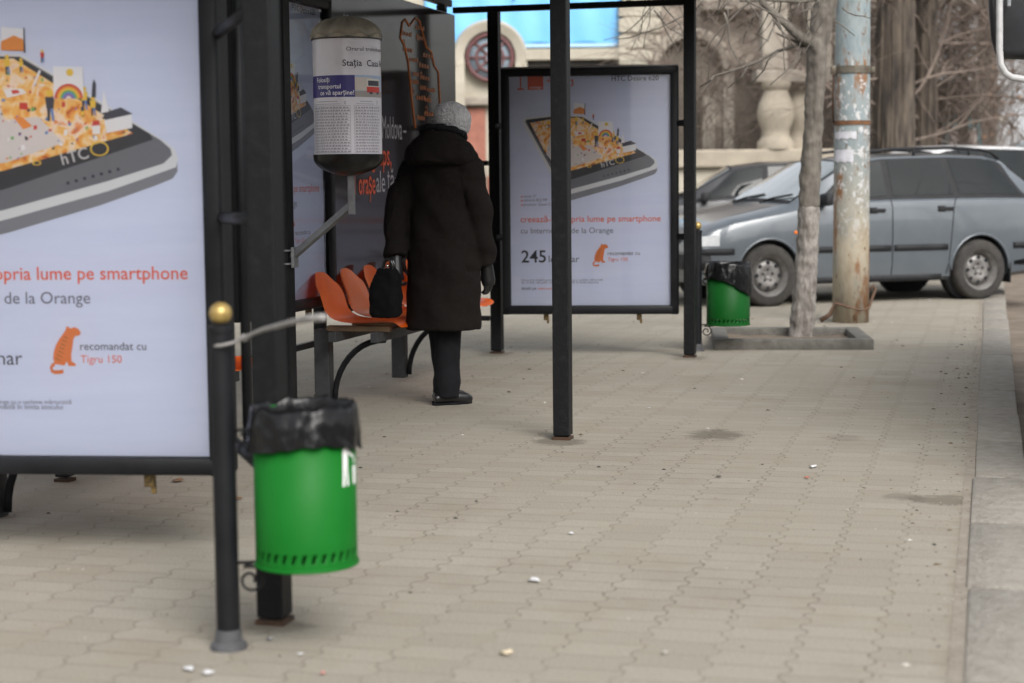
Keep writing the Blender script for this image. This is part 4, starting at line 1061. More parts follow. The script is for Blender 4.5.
# ------------------------------------------------------------------ cars
TYRE = mat('tyre_rubber', (.022, .021, .020), (.045, .04, .036), scale=18, rough=.9, bump=.1)
RIMM = mat('steel_rim', (.24, .235, .23), (.15, .14, .13), scale=14, rough=.5, metal=.5)
CGL = mat('car_glass', (.007, .009, .0095), (.010, .0125, .013), scale=2, rough=.015, spec=.38)
WSC = mat('sky_tinted_windscreen', (.20, .23, .24), (.12, .145, .15), scale=1.3, rough=.06, spec=.9, coat=1.0, stretch=(1, 3, 1))  # bright sky reflection painted into the glass as a pale base colour
CTRIM = mat('car_black_trim', (.012, .013, .015), (.02, .02, .022), scale=10, rough=.6, spec=.25)
STN = [ # x, half width, belt z, roof half width, roof z, sill z
 (1.97, .60, .52, .40, .53, .30), (1.93, .74, .58, .50, .60, .25), (1.88, .78, .66, .55, .69, .24), (1.80, .795, .72, .56, .765, .23), (1.55, .81, .80, .56, .845, .22),
 (1.19, .82, .86, .56, .915, .22), (1.05, .82, .88, .58, .94, .22), (.90, .82, .91, .62, .97, .22), (.57, .82, .95, .60, 1.175, .22), (.24, .82, .975, .575, 1.375, .22), (-.15, .82, .985, .585, 1.425, .22), (-.87, .82, .99, .585, 1.44, .22),
 (-1.36, .815, .99, .57, 1.425, .23), (-1.58, .81, .985, .555, 1.375, .24), (-1.84, .80, .98, .55, 1.18, .26), (-2.08, .78, .97, .55, .99, .28), (-2.22, .755, .72, .5, .73, .30), (-2.27, .71, .52, .5, .53, .32)]
def stn(x):
    for a, b in zip(STN, STN[1:]):
        if b[0] <= x <= a[0]:
            t = (x-a[0])/(b[0]-a[0]); return [p+(q-p)*t for p, q in zip(a, b)]
    return list(STN[0] if x > STN[0][0] else STN[-1])
def half(x):
    _, hw, zb, hr, zr, zs = stn(x)
    up = zr-zb
    m_ = min(1, max(0, (up-.1)/.3))
    e = .045*m_
    return [(hw-.10, zs-.02), (hw-.035, zs+.02), (hw-.005, zs+.15), (hw, zs+(zb-zs)*.55), (hw-.008, zb-.07), (hw-.03, zb-.01), (hw-.055, zb+.012),
            ((hw-.055)*.55+(hr+.035)*.45, zb+.012+(zr-e-zb-.012)*.5), (hr+.035, zr-e), (hr, zr-e*.35), (hr*.75, zr-.004*m_+.004), (hr*.4, zr+.012), (0, zr+.016)]
def surf(x, j):
    h = half(x); i = int(min(len(h)-2, math.floor(j))); t = j-i
    return (h[i][0]+(h[i+1][0]-h[i][0])*t, h[i][1]+(h[i+1][1]-h[i][1])*t)
def car(pos, rz, paint, label, scale=1.0, group='parked cars', roofrails=True, detail=True):
    e = empty('parked_car', pos, rz); e.scale = (scale,)*3; tag(e, label, 'car', group)
    xs = []
    for a, b in zip(STN, STN[1:]):
        k = max(1, int((a[0]-b[0])/.12))
        xs += [a[0]+(b[0]-a[0])*i/k for i in range(k)]
    xs.append(STN[-1][0])
    rings = []
    for x in xs:
        h = half(x); rings.append([(x, y, z) for y, z in h] + [(x, -y, z) for y, z in h[-2::-1]])
    body = MB().loft(rings).build('body', paint, e)
    # wheel arches cut out
    cut = MB(); R0 = .345
    for wx in (1.19, -1.19):
        for s in (-1, 1): cut.lathe([(R0, .52), (R0, 1.0)] if s > 0 else [(R0, -1.0), (R0, -.52)], 40, c=(wx, 0, .30), axis='Y')
    co = cut.build('cut', CTRIM, e)
    md = body.modifiers.new('b', 'BOOLEAN'); md.object = co; md.operation = 'DIFFERENCE'; md.solver = 'EXACT'
    apply_mods(body); bpy.data.objects.remove(co)
    for p in body.data.polygons: p.use_smooth = True
    body.data.set_sharp_from_angle(angle=R(28))
    def pane(name, corners, off, m, n=8, side=1, par=e):
        """corners: (x,j) x4 in order a-b bottom, c-d top"""
        b = MB(); gv = []
        for i in range(n+1):
            row = []
            for k in range(n+1):
                u, v = i/n, k/n
                x = (corners[0][0]*(1-u)+corners[1][0]*u)*(1-v)+(corners[3][0]*(1-u)+corners[2][0]*u)*v
                j = (corners[0][1]*(1-u)+corners[1][1]*u)*(1-v)+(corners[3][1]*(1-u)+corners[2][1]*u)*v
                y, z = surf(x, j); row.append(b.bm.verts.new((x, side*(y+off), z+off*.35)))
            gv.append(row)
        for i in range(n):
            for k in range(n): b.bm.faces.new((gv[i][k], gv[i+1][k], gv[i+1][k+1], gv[i][k+1])).smooth = True
        return b.build(name, m, par, True)
    for s in (1, -1):
        pane('window_surround', [(.80, 6.0), (-1.80, 6.0), (-1.51, 8.25), (.17, 8.25)], .004, CTRIM, 16, s)
        for nm, c4 in (('front_side_window', [(.70, 6.18), (-.13, 6.18), (-.13, 7.95), (.19, 7.95)]), ('rear_side_window', [(-.20, 6.18), (-.90, 6.18), (-.82, 7.95), (-.20, 7.95)]), ('quarter_window', [(-.97, 6.18), (-1.72, 6.18), (-1.45, 7.95), (-.90, 7.95)])):
            pane(nm, c4, .008, CGL, 8, s)
        # door shut lines, trim strip, handle
        for x0, x1 in ((.80, .80), (-.17, -.17), (-.93, -.80)):
            b = MB(); pts = []
            for i in range(15):
                j = 1.2+4.8*i/14; x = x1+(x0-x1)*(i/14); y, z = surf(x, j); pts.append((x, s*(y+.0005), z))
            b.tube(pts, .006, 4); b.build('door_gap', CTRIM, e)
        for x0, x1 in ((.80, -.15), (-.19, -.80), (1.93, 1.57), (-1.58, -2.2)):
            b = MB(); rr = []
            for i in range(9):
                x = x0+(x1-x0)*i/8; y, z = surf(x, 3.0); y -= .003
                rr.append([(x, s*y, .50), (x, s*(y+.016), .505), (x, s*(y+.016), .555), (x, s*y, .56)])
            b.loft(rr).build('side_trim', CTRIM, e)
        for x in (.0, -.78):
            y, z = surf(x, 4.2); MB().box((x, s*(y+.008), z-.03), (.17, .03, .035), 0, .006).box((x+.05, s*(y+.004), z-.03), (.09, .016, .06), 0, .006).build('door_handle', CTRIM, e)
        b = MB()
        rr = []
        for x in [.80-1.55*i/10 for i in range(11)]:
            y, z = surf(x, 1); rr.append([(x, s*(y-.02), .20), (x, s*(y+.006), .205), (x, s*(y+.006), .27), (x, s*(y-.02), .275)])
        b.loft(rr).build('sill_cover', CTRIM, e)
        # arch lips
        for wx in (1.19, -1.19):
            pts = [(wx+R0*math.cos(a), s*(stn(wx+R0*math.cos(a))[1]-.006), .30+R0*math.sin(a)) for a in [PI*i/24 for i in range(25)]]
            MB().tube(pts, .014, 6).build('arch_lip', paint, e, True)
        # mirror
        y, z = surf(.62, 6); MB().box((.60, s*(y+.10), z+.05), (.09, .17, .115), 0, .03).box((.61, s*(y+.015), z+.02), (.05, .06, .04), 0, .01).build('door_mirror', CTRIM, e, 40)
        # wheels
        for wx in (1.19, -1.19):
            w_ = MB().lathe([(.20, -.085), (.265, -.09), (.292, -.07), (.297, -.03), (.297, .03), (.292, .07), (.265, .09), (.20, .085)], 48, axis='Y', cap=False).build('wheel', TYRE, e, True, (wx, s*.735, .295))
            q = s
            ho = MB().lathe([(.001, .035*q), (.03, .04*q), (.04, .03*q), (.075, .035*q), (.10, .045*q), (.135, .035*q), (.155, .0*q), (.168, .05*q), (.196, .068*q), (.204, .086*q), (.207, .06*q), (.20, -.05*q)], 48, axis='Y', cap=False)
            for k in range(8):
                a = 2*PI*k/8; ho.lathe([(.001, .0475*q), (.02, .047*q), (.021, .040*q)], 10, c=(.122*math.cos(a), 0, .122*math.sin(a)), axis='Y', mi=1)
            for k in range(5):
                a = 2*PI*k/5+.3; ho.lathe([(.001, .046*q), (.009, .045*q), (.010, .032*q)], 8, c=(.055*math.cos(a), 0, .055*math.sin(a)), axis='Y', mi=1)
            ho.build('rim', [RIMM, CTRIM], w_, 50)
            MB().lathe([(.33, .0), (.335, .14)] if s > 0 else [(.335, -.14), (.33, 0)], 32, c=(0, -.17*s, .0), axis='Y').build('arch_liner', CTRIM, w_)
        if detail:
            MB().box((-1.545, s*.735, .26), (.015, .17, .20), 0, .004).build('mud_flap', CTRIM, e)
        # head lamp + indicator
        b = MB(); rr = []
        for i in range(7):
            x = 1.90-.19*i/6; y, z = surf(x, 4); rr.append([(x+.02, s*(y-.22+.2*i/6*.6), .575+.0*i), (x+.012, s*(y+.006), .585), (x+.004, s*(y+.004), .675+.012*i/6), (x, s*(y-.20+.12*i/6), .685)])
        b.loft(rr).build('headlight', mat('lamp_glass', (.55, .57, .58), (.42, .44, .46), scale=30, rough=.08, coat=.6), e, 30)
        y, z = surf(.90, 4.0); MB().box((.90, s*(y+.004), .70), (.055, .018, .03), 0, .006).build('side_indicator', mat('amber_lens', (.65, .16, .02), rough=.2, coat=.4), e)
        MB().box((-2.14, s*.70, .80), (.12, .14, .30), 0, .02).build('tail_light', mat('red_lens', (.42, .012, .012), rough=.2, coat=.5), e, 40)
        if roofrails:
            pts = [(.12, s*.555, 1.385), (.02, s*.56, 1.455), (-.3, s*.565, 1.485), (-1.0, s*.565, 1.495), (-1.34, s*.555, 1.475), (-1.46, s*.55, 1.455), (-1.56, s*.545, 1.385)]
            MB().tube(pts, .016, 8).tube([(-.55, s*.565, 1.42), (-.55, s*.565, 1.49)], .014, 6).tube([(-1.2, s*.56, 1.42), (-1.2, s*.56, 1.49)], .014, 6).build('roof_rail', CTRIM, e, True)
    # windscreens
    def screen(name, xa, xb, ja, jb, m, off):
        b = MB(); gv = []; n = 14
        for i in range(n+1):
            u = i/n; row = []
            for k in range(2*n+1):
                t = -1+k/n
                x = xa+(xb-xa)*u
                j = 12-(12-(ja+(jb-ja)*u))*abs(t); y, z = surf(x, j)
                row.append(b.bm.verts.new((x+off*.7*(1 if xa > 0 else -1), math.copysign(y, t) if abs(t) > 1e-6 else 0, z+off)))
            gv.append(row)
        for i in range(n):
            for k in range(2*n): b.bm.faces.new((gv[i][k], gv[i][k+1], gv[i+1][k+1], gv[i+1][k])).smooth = True
        return b.build(name, m, e, True)
    screen('windscreen_seal', .905, .24, 8.0, 8.4, CTRIM, .004)
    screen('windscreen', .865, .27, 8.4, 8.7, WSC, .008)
    screen('rear_window', -1.66, -2.02, 8.6, 8.4, CGL, .006)
    for y0 in (-.45, .15):
        MB().tube([(.94, y0, .985), (.88, y0+.12, 1.02), (.82, y0+.42, 1.055)], .011, 6).box((.94, y0, .975), (.05, .05, .03), 0, .008).build('wiper', CTRIM, e)
    MB().box((1.905, 0, .62), (.06, .70, .10), 0, .01).build('grille', CTRIM, e, 40)
    MB().loft([[(x, -y, .36), (x, y, .36), (x, y, .50), (x, -y, .50)] for x, y in ((1.60, .80), (1.88, .79), (1.985, .70), (2.0, .55))]).build('front_bumper', CTRIM, e)
    MB().box((2.0, 0, .43), (.02, .46, .10), 0, .004).build('number_plate', mat('plate_white', (.7, .7, .7), rough=.4), e)
    MB().loft([[(x, -y, .34), (x, y, .34), (x, y, .52), (x, -y, .52)] for x, y in ((-1.60, .80), (-2.15, .79), (-2.30, .72))]).build('rear_bumper', CTRIM, e)
    MB().tube([(-1.42, .1, 1.41), (-1.12, .1, 1.83)], [.006, .003], 6).build('antenna', CTRIM, e)
    return e
PAINT = mat('grey_blue_paint', (.088, .103, .118), (.105, .120, .135), scale=3, rough=.28, coat=.7, metal=.15)
W1, W2 = g(768, 306.5), g(978, 299.2)
d = (W1-W2); d.z = 0; wb = d.length; d.normalize(); left = Vector((-d.y, d.x, 0))
S_ = wb/2.38*1.0
mid = (W1+W2)/2 - left*.78
print('wheelbase', wb, 'Y', mid.y)
def place_car(mid, rz, paint, label, sx, **k):
    e = car(mid, rz, paint, label, 1.0, **k); e.scale = (sx, 1, 1); return e
RZ = math.atan2(d.y, d.x)
car1 = car(mid, RZ, PAINT, 'dusty grey blue estate car with roof rails parked across the pavement', 1.0)
car1.scale = (wb/2.38, 1.0, .995)
q = at(690, 200, 21.4)
car2 = car(Vector((q.x+.8, 22.2, 0)), RZ-R(20), mat('dark_grey_paint', (.028, .029, .032), (.038, .038, .04), scale=3, rough=.3, coat=.5), 'dark grey car mostly hidden behind the bonnet of the estate', .98, roofrails=False)
q = at(1002, 178, 24.5)
car3 = car(Vector((q.x, 24.5, 0)), RZ+PI+R(6), mat('white_paint', (.62, .62, .63), (.55, .55, .56), scale=3, rough=.3, coat=.5), 'white car parked just past the rear of the estate car', 1.0, roofrails=False)
car3.scale = (1, 1, 1.12)
def oncar(px, Y, dx): 
    q = at(px, 150, Y); k = kloc(Vector((q.x+dx, Y, 0))); return Vector((q.x+dx, Y, -.12+rise(k.y)))
car4 = car(oncar(1003, 46, .5), R(90)-TH, mat('far_dark_paint', (.05, .055, .065), rough=.3, coat=.5), 'dark car with red tail lights far down the street', 1.0, roofrails=False, detail=False)
car5 = car(oncar(1021, 66, .3), R(-90)-TH, mat('far_silver_paint', (.35, .36, .38), rough=.3, coat=.5), 'silver car furthest down the street at the right picture edge', 1.0, roofrails=False, detail=False)

# van beside the kerb, only its mirror reaches into the picture
def van():
    K0 = g(1019, 562); e = empty('minibus', (K0.x, K0.y, -.125), -TH); tag(e, 'minibus at the kerb whose dark mirror on a pale tube enters top right', 'minibus')
    x0, x1, y0, y1 = .50, 2.45, 1.0, 5.8
    WP = mat('van_white', (.55, .55, .54), (.48, .48, .47), scale=2, rough=.35, coat=.4)
    prof = [(y0, .35), (y0-.02, .75), (y0+.12, 1.1), (y0+.75, 1.3), (y0+1.35, 2.1), (y0+1.6, 2.3), (y1-.1, 2.35), (y1, 2.1), (y1, .35)]
    b = MB(); rings = []
    for x, k in ((x0, .06), (x0+.08, 0), (x1-.08, 0), (x1, .06)):
        rings.append([(x, y+(k if y < y0+1 else -k)*.5, z-(k if z > 1 else -k)*.6) for y, z in prof])
    b.loft(rings).build('body', WP, e, 35)
    MB().quad((x0+.12, y0+.80, 1.36), (x1-.12, y0+.80, 1.36), (x1-.16, y0+1.30, 2.04), (x0+.16, y0+1.30, 2.04)).build('windscreen', CGL, e).location = (0, -.012, .012)
    for sx in (x0-.004, x1+.004):
        b = MB()
        for ya, yb in ((y0+1.35, y0+2.0), (y0+2.1, y0+3.1), (y0+3.2, y0+4.5)): b.quad((sx, ya, 1.35), (sx, yb, 1.35), (sx, yb, 1.95), (sx, ya+.1, 1.95))
        b.build('side_window', CGL, e)
        for wy in (y0+.85, y1-.9):
            s = 1 if sx > 1 else -1
            w_ = MB().lathe([(.2, -.1), (.31, -.1), (.335, -.06), (.335, .06), (.31, .1), (.2, .1)], 36, axis='Y', cap=False).build('wheel', TYRE, e, True, (sx-s*.09, wy, .335), R(90))
            MB().lathe([(.001, -.05), (.2, -.09), (.2, .09), (.001, .05)], 36, axis='Y').build('rim', RIMM, w_, 40)
        MB().box((sx-.18*(1 if sx > 1 else -1), y0+.04, .85), (.25, .06, .18), 0, .03).build('headlight', MATS['lamp_glass'], e, 40)
    MB().box(((x0+x1)/2, y0-.02, .50), (x1-x0-.04, .16, .28), 0, .05).build('bumper', CTRIM, e, 40)
    MB().box(((x0+x1)/2, y0+.03, .85), (1.0, .06, .2), 0, .03).build('grille', CTRIM, e, 40)
    # mirror seen from behind the housing
    inv = (Matrix.Translation(e.location) @ Matrix.Rotation(-TH, 4, 'Z')).inverted()
    Yv = 7.05
    def m_(px, py, dy=0): return inv @ at(px, py, Yv+dy)
    c = m_(1019, 10); b = MB()
    o1 = [(987, -40), (988.5, 10), (991, 40), (995, 53), (1001, 58.5), (1030, 59), (1050, 57), (1053, 45), (1054, -40), (1045, -52), (995, -52)]
    f0 = [m_(*p) for p in o1]; cen = m_(1020, 0)
    sh1 = [cen+(p-cen)*.97+Vector((0, .0, 0)) for p in f0]
    b.loft([[cen+(p-cen)*.86+Vector((0, -.05, 0)) for p in f0], [cen+(p-cen)*.95+Vector((0, -.035, 0)) for p in f0], f0, [p+Vector((0, .06, 0)) for p in f0]])
    mi_ = b.build('wing_mirror', mat('mirror_housing', (.018, .019, .022), (.03, .03, .034), scale=10, rough=.4), e, 50)
    tb = MB(); tp = [m_(999.5, -60, -.08), m_(999.5, 0, -.08), m_(999.5, 50, -.08), m_(1000.5, 64, -.08), m_(1005, 73, -.08), m_(1012, 77.5, -.07), m_(1030, 80, -.06), m_(1060, 82, .0)]
    tp.append(Vector((x0+.03, tp[-1].y+.25, tp[-1].z+.02)))
    tb.tube(tp, .0135, 12).build('mirror_tube', mat('pale_tube', (.50, .50, .50), (.4, .4, .4), scale=20, rough=.35, metal=.2), mi_, True)
    tb = MB(); tb.tube([tp[0], tp[0]+Vector((.06, 0, .03)), Vector((x0+.03, tp[0].y+.4, tp[0].z+.02))], .0135, 10).build('upper_tube', MATS['pale_tube'], mi_, True)
    MB().box(m_(1009, 3, -.085), (.016, .02, .03), 0, .004).build('tube_clip', STEEL, mi_)
van()

# ------------------------------------------------------------------ old stone building behind
STONE = mat('cream_stone', (.44, .41, .34), (.32, .29, .235), scale=1.6, rough=.9, bump=.4, bscale=9, contrast=(.3, .7))
STONE2 = mat('grimy_stone', (.38, .34, .285), (.19, .165, .14), scale=1.3, rough=.95, bump=.7, bscale=6, contrast=(.35, .65))
BROWN = mat('rough_brown_stone', (.34, .295, .245), (.15, .125, .105), scale=2.4, rough=.95, bump=.9, bscale=5, contrast=(.35, .62))
BRICK = mat('red_brick', (.33, .14, .10), (.24, .10, .075), scale=5, rough=.9, bump=.3)
DARKIN = mat('dark_opening', (.05, .045, .04), (.03, .028, .026), scale=3, rough=.8)
def building():
    Y = 31.0; e = empty('old_building', (0, Y, 0)); tag(e, 'old cream stone building with round rose window and weathered brown arches', 'building')
    s = Y/F_PX
    def L(px, py): q = at(px, py, Y); return (q.x, q.z)
    xl, xm, xr = L(250, 0)[0], L(640, 0)[0], L(938, 0)[0]
    MB().box(((xl+xm)/2, 2.0, 2.85), (xm-xl, 4, 5.7)).build('left_wall', STONE, e)
    MB().box(((xm+xr)/2, 2.2, 2.95), (xr-xm-.02, 4.4, 5.9)).build('right_wall', BROWN, e)
    cx, cz = L(490, 58)
    ri, ro = 24.5*s, 37*s
    # rose window
    b = MB(); n = 48; prof = [(ri, -.02), (ri+.02, -.20), (ri+.12, -.24), (ro-.05, -.26), (ro, -.18), (ro, -.0)]
    rings = []
    for i in range(n+1):
        a = -.25+(PI+.5)*i/n
        rings.append([(cx+r_*math.cos(a), y_, cz+r_*math.sin(a)) for r_, y_ in prof])
    b.loft(rings, caps=True)
    for sx in (-1, 1): b.box((cx+sx*(ri+ro)/2, -.12, cz-.75), ((ro-ri)*.92, .24, 1.3))
    arch = b.build('window_arch', STONE, e, 40)
    win = MB().lathe([(.001, -.12), (ri-.02, -.12), (ri-.02, -.002)], 48, c=(cx, 0, cz), axis='Y').build('round_window', mat('pale_pane', (.24, .29, .33), (.14, .18, .22), scale=4, rough=.25), e)
    fm = MB(); FR = mat('dark_red_frame', (.13, .05, .05), (.09, .035, .035), scale=10, rough=.6)
    def rg(r0, r1):
        k = 40; rr = []
        for i in range(k+1):
            a = 2*PI*i/k; rr.append([(cx+r_*math.cos(a), y_, cz+r_*math.sin(a)) for r_, y_ in ((r0, -.115), (r0, -.17), (r1, -.17), (r1, -.115))])
        fm.loft(rr, caps=False)
    rg(ri-.075, ri-.005); rg(ri*.50, ri*.60); rg(ri*.16, ri*.24)
    for k in range(8):
        a = 2*PI*k/8; fm.tube([(cx+ri*.2*math.cos(a), -.14, cz+ri*.2*math.sin(a)), (cx+ri*.93*math.cos(a), -.14, cz+ri*.93*math.sin(a))], .022, 6)
    fm.build('window_tracery', FR, win)
    # pale masonry and brick under it
    def blk(px0, py0, px1, py1, d0, m, name):
        a, z1 = L(px0, py0); b_, z0 = L(px1, py1); MB().box(((a+b_)/2, -d0/2, (z0+z1)/2), (b_-a, d0, z1-z0), 0, .015).build(name, m, e)
    blk(455, 98, 620, 104, .20, STONE2, 'ledge'); blk(466, 108, 486, 162, .06, BRICK, 'brick_panel'); blk(487, 176, 498, 300, .06, BRICK, 'brick_panel')
    blk(452, 106, 463, 300, .16, STONE2, 'pilaster'); blk(500, 106, 520, 300, .16, STONE2, 'pilaster')
    blk(466, 168, 486, 182, .10, STONE2, 'sill'); blk(466, 184, 486, 300, .05, BRICK, 'brick_panel')
    blk(524, 50, 625, 60, .22, STONE, 'cornice'); blk(524, 61, 596, 66, .08, DARKIN, 'slot'); blk(596, 56, 618, 74, .06, DARKIN, 'small_opening')
    blk(622, -20, 657, 300, .18, STONE, 'corner_pier')
    for k in range(9): blk(618, 4+k*16, 660, 17+k*16, .21+.03*(k % 2), STONE, 'quoin')
    # arched openings in the brown wing
    for (px, py, rp, hgt, m) in ((690, 70, 38, 90, BROWN), (742, 92, 27, 100, STONE2), (880, 60, 36, 110, BROWN)):
        ax, az = L(px, py); rr_ = rp*s; b = MB()
        rings = []
        for i in range(29):
            a = PI*i/28; rings.append([(ax+r_*math.cos(a), y_, az+r_*math.sin(a)) for r_, y_ in ((rr_*.80, -.02), (rr_*.82, -.30), (rr_*1.0, -.34), (rr_*1.08, -.2), (rr_*1.1, -.02))])
        b.loft(rings)
        for sx in (-1, 1): b.box((ax+sx*rr_*.95, -.16, az-hgt*s/2), (rr_*.28, .32, hgt*s))
        o = b.build('stone_arch', STONE2 if m is BROWN else BROWN, e, 40)
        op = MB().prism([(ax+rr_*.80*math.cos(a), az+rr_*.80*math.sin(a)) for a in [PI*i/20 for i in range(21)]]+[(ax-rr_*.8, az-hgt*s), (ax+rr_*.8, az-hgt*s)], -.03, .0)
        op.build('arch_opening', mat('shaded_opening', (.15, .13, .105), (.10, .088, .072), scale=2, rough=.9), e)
    blk(700, 96, 712, 300, .42, STONE2, 'buttress'); blk(760, 60, 775, 300, .42, STONE2, 'buttress'); blk(830, 10, 842, 300, .42, STONE2, 'buttress')
    blk(700, 2, 936, 10, .5, STONE2, 'string_course')
    # blue sheet
    t = empty('blue_tarpaulin', (0, Y-.06, 0)); t.location.y = Y; tag(t, 'bright blue tarpaulin hung across the building front above the round window', 'tarpaulin')
    a, z0 = L(425, 47); b_, _ = L(622, 47); bm = MB(); bmesh.ops.create_grid(bm.bm, x_segments=60, y_segments=20, size=.5)
    for v in bm.bm.verts:
        u, w_ = v.co.x+.5, v.co.y+.5
        v.co = Vector((a+(b_-a)*u, -.03-.015*math.sin(u*40+w_*3)-.01*math.sin(w_*9), z0+w_*1.7+.02*math.sin(u*25)))
    bmesh.ops.solidify(bm.bm, geom=bm.bm.faces[:], thickness=.01)
    bm.build('sheet', mat('blue_sheet', (.13, .40, .72), (.17, .46, .78), scale=.8, rough=.6), t, True)
    MB().box(((a+b_)/2, -.06, z0+.0), (b_-a, .05, .06)).build('hem', mat('blue_hem', (.35, .55, .75), rough=.6), t)
building()
def parapet():
    Y = 25.0; e = empty('stone_parapet', (0, Y, 0)); tag(e, 'low cream stone parapet with bulging balusters behind the estate car', 'parapet')
    def L(px, py): q = at(px, py, Y); return (q.x, q.z)
    x0 = L(612, 0)[0]; x1 = L(856, 0)[0]; zt = L(700, 150)[1]; zl = L(700, 168)[1]
    CR = mat('parapet_stone', (.38, .335, .265), (.28, .245, .195), scale=2.2, rough=.9, bump=.3, bscale=12)
    MB().box(((x0+x1)/2, .25, zl/2), (x1-x0, .5, zl)).build('base_wall', STONE, e)
    MB().box(((x0+x1)/2, .22, (zt+zl)/2+.002), (x1-x0+.1, .66, zt-zl), 0, .03).build('coping', CR, e)
    s = Y/F_PX
    for px in (640, 777, 806):
        x = L(px, 150)[0]; dy = .12 if px < 800 else .5
        pr = [(18.5, 0), (18.5, 7), (16, 10), (13.5, 14), (14.5, 20), (18, 30), (18.5, 38), (17, 46), (13, 54), (11.5, 58), (14, 61), (15, 64), (15, 67)]
        MB().lathe([(r_*s, zt+h_*s) for r_, h_ in pr], 28, c=(x, dy, 0)).build('baluster', CR, e, 50)
    zc = zt+66*s
    for px in (777, 822): MB().box((L(px, 0)[0], .32, zc+.18+.6), (.36, .34, 1.2), 0, .03).build('pillar', STONE2, e)
    MB().box(((L(757, 0)[0]+x1)/2, .3, zc+.09), (x1-L(757, 0)[0], .5, .18), 0, .03).build('top_rail', STONE2, e)
    return e
parapet()
# rocky planting behind the parapet
BKD = mat('old_bark', (.115, .092, .07), (.022, .018, .016), scale=9, rough=.98, bump=1.0, bscale=9, stretch=(1, 1, .18), contrast=(.35, .65))
TWG = mat('twig_bark', (.21, .165, .135), (.12, .095, .08), scale=5, rough=.95)
def bare_tree(pxb, wpx, Y, htop, label, seed, ntw, lean=0, spread=1.0, ridged=True, low=0.35, bm_=None):
    b0 = at(pxb, 200, Y); e = empty('bare_tree', (b0.x, Y, 0)); tag(e, label, 'tree', 'bare trees behind the cars')
    rnd = random.Random(seed); s = Y/F_PX; r = wpx*s/2
    b = MB(); N = 110; rings = []; K = 40
    for i in range(K+1):
        z = htop*i/K; k = 1.25-.25*min(1, z/.8)-.35*z/htop
        rings.append([(lean*z+r*k*math.cos(t)*(1+(.12*noise.noise(Vector((math.cos(t)*3+seed, math.sin(t)*3, z*.5)))+.16*(1-abs(noise.noise(Vector((math.cos(t)*7+seed, math.sin(t)*7, z*.55))))*3)*.5+.05*noise.noise(Vector((math.cos(t)*14, math.sin(t)*14+seed, z*1.5))) if ridged else 0)),
                       r*k*math.sin(t)*(1+(.12*noise.noise(Vector((math.cos(t)*3+seed, math.sin(t)*3, z*.5)))+.16*(1-abs(noise.noise(Vector((math.cos(t)*7+seed, math.sin(t)*7, z*.55))))*3)*.5+.05*noise.noise(Vector((math.cos(t)*14, math.sin(t)*14+seed, z*1.5))) if ridged else 0)), z) for t in [2*PI*i_/N for i_ in range(N)]])
    b.loft(rings).build('trunk', bm_ or BKD, e, True)
    tw = MB()
    def grow(p, d, L, r_, lev):
        pts = [p]; n = 5
        for i in range(n):
            d = (d+Vector((rnd.uniform(-.3, .3), rnd.uniform(-.3, .3), rnd.uniform(-.25, .22)-(.12 if lev > 1 else 0)))).normalized(); p = p+d*L/n; pts.append(p)
        tw.tube(pts, [r_*(1-.65*i/n) for i in range(n+1)], 5 if lev < 2 else 3, False)
        if lev < 3:
            for k in range((3, 4, 4)[lev]):
                i = rnd.randint(1, n); dd = (d+Vector((rnd.uniform(-1, 1), rnd.uniform(-1, 1), rnd.uniform(-.7, .7)))).normalized()
                grow(pts[i], dd, L*rnd.uniform(.45, .75), r_*.45, lev+1)
    for k in range(ntw):
        z = htop*rnd.uniform(low, 1); a = rnd.uniform(0, 2*PI)
        grow(Vector((lean*z+r*.7*math.cos(a), r*.7*math.sin(a), z)), Vector((math.cos(a), math.sin(a), rnd.uniform(-.3, .8))).normalized(), rnd.uniform(.9, 2.0)*spread, .022, 0)
    tw.build('crown', TWG, e)
    return e
bare_tree(893, 44, 24.5, 5.5, 'big old tree trunk with deeply ridged bark right behind the pole', 3, 26, low=.3, spread=1.0)
bare_tree(924, 26, 25.6, 5.5, 'dark ridged trunk standing right of the biggest old trunk', 8, 30, low=.25, spread=1.1)
bare_tree(962, 11, 28.0, 6.0, 'dark leaning trunk near the turquoise kiosk', 12, 34, low=.2, spread=1.3)
bare_tree(985, 22, 46.0, 9.0, 'tall bare tree furthest right along the street', 21, 30, low=.15, spread=2.0)
def shrub(px0, px1, Y, zmax, label, seed, n):
    a, b_ = at(px0, 170, Y).x, at(px1, 170, Y).x; e = empty('bare_shrub', ((a+b_)/2, Y, 0)); tag(e, label, 'shrub', 'bare shrubs behind the parapet')
    rnd = random.Random(seed); tw = MB(); W = b_-a
    for k in range(n):
        p = Vector((rnd.uniform(-W/2, W/2), rnd.uniform(-.7, .7), 0 if rnd.random() < .25 else rnd.uniform(1.9, zmax))); L = rnd.uniform(.6, 1.0)*(zmax if p.z == 0 else 1.6); d = Vector((rnd.uniform(-.6, .6), rnd.uniform(-.3, .3), 1 if p.z == 0 else rnd.uniform(-.4, .8))).normalized()
        pts = [p]
        for i in range(7):
            d = (d+Vector((rnd.uniform(-.25, .25), rnd.uniform(-.2, .2), rnd.uniform(-.25, .12)))).normalized(); p = p+d*L/7; p.z = max(p.z, .02); pts.append(p)
        r0 = rnd.uniform(.005, .013); tw.tube(pts, [r0*(1-.7*i/7) for i in range(8)], 3, False)
    tw.build('stems', TWG, e); return e
shrub(655, 770, 27.6, 4.2, 'tangle of bare brown stems against the arched wall left of the baluster', 1, 330)
shrub(770, 880, 28.2, 4.6, 'tangle of bare stems between the baluster and the old trunk', 2, 420)
shrub(895, 985, 26.6, 4.2, 'dense brown twigs hanging beside the turquoise kiosk', 5, 1100)
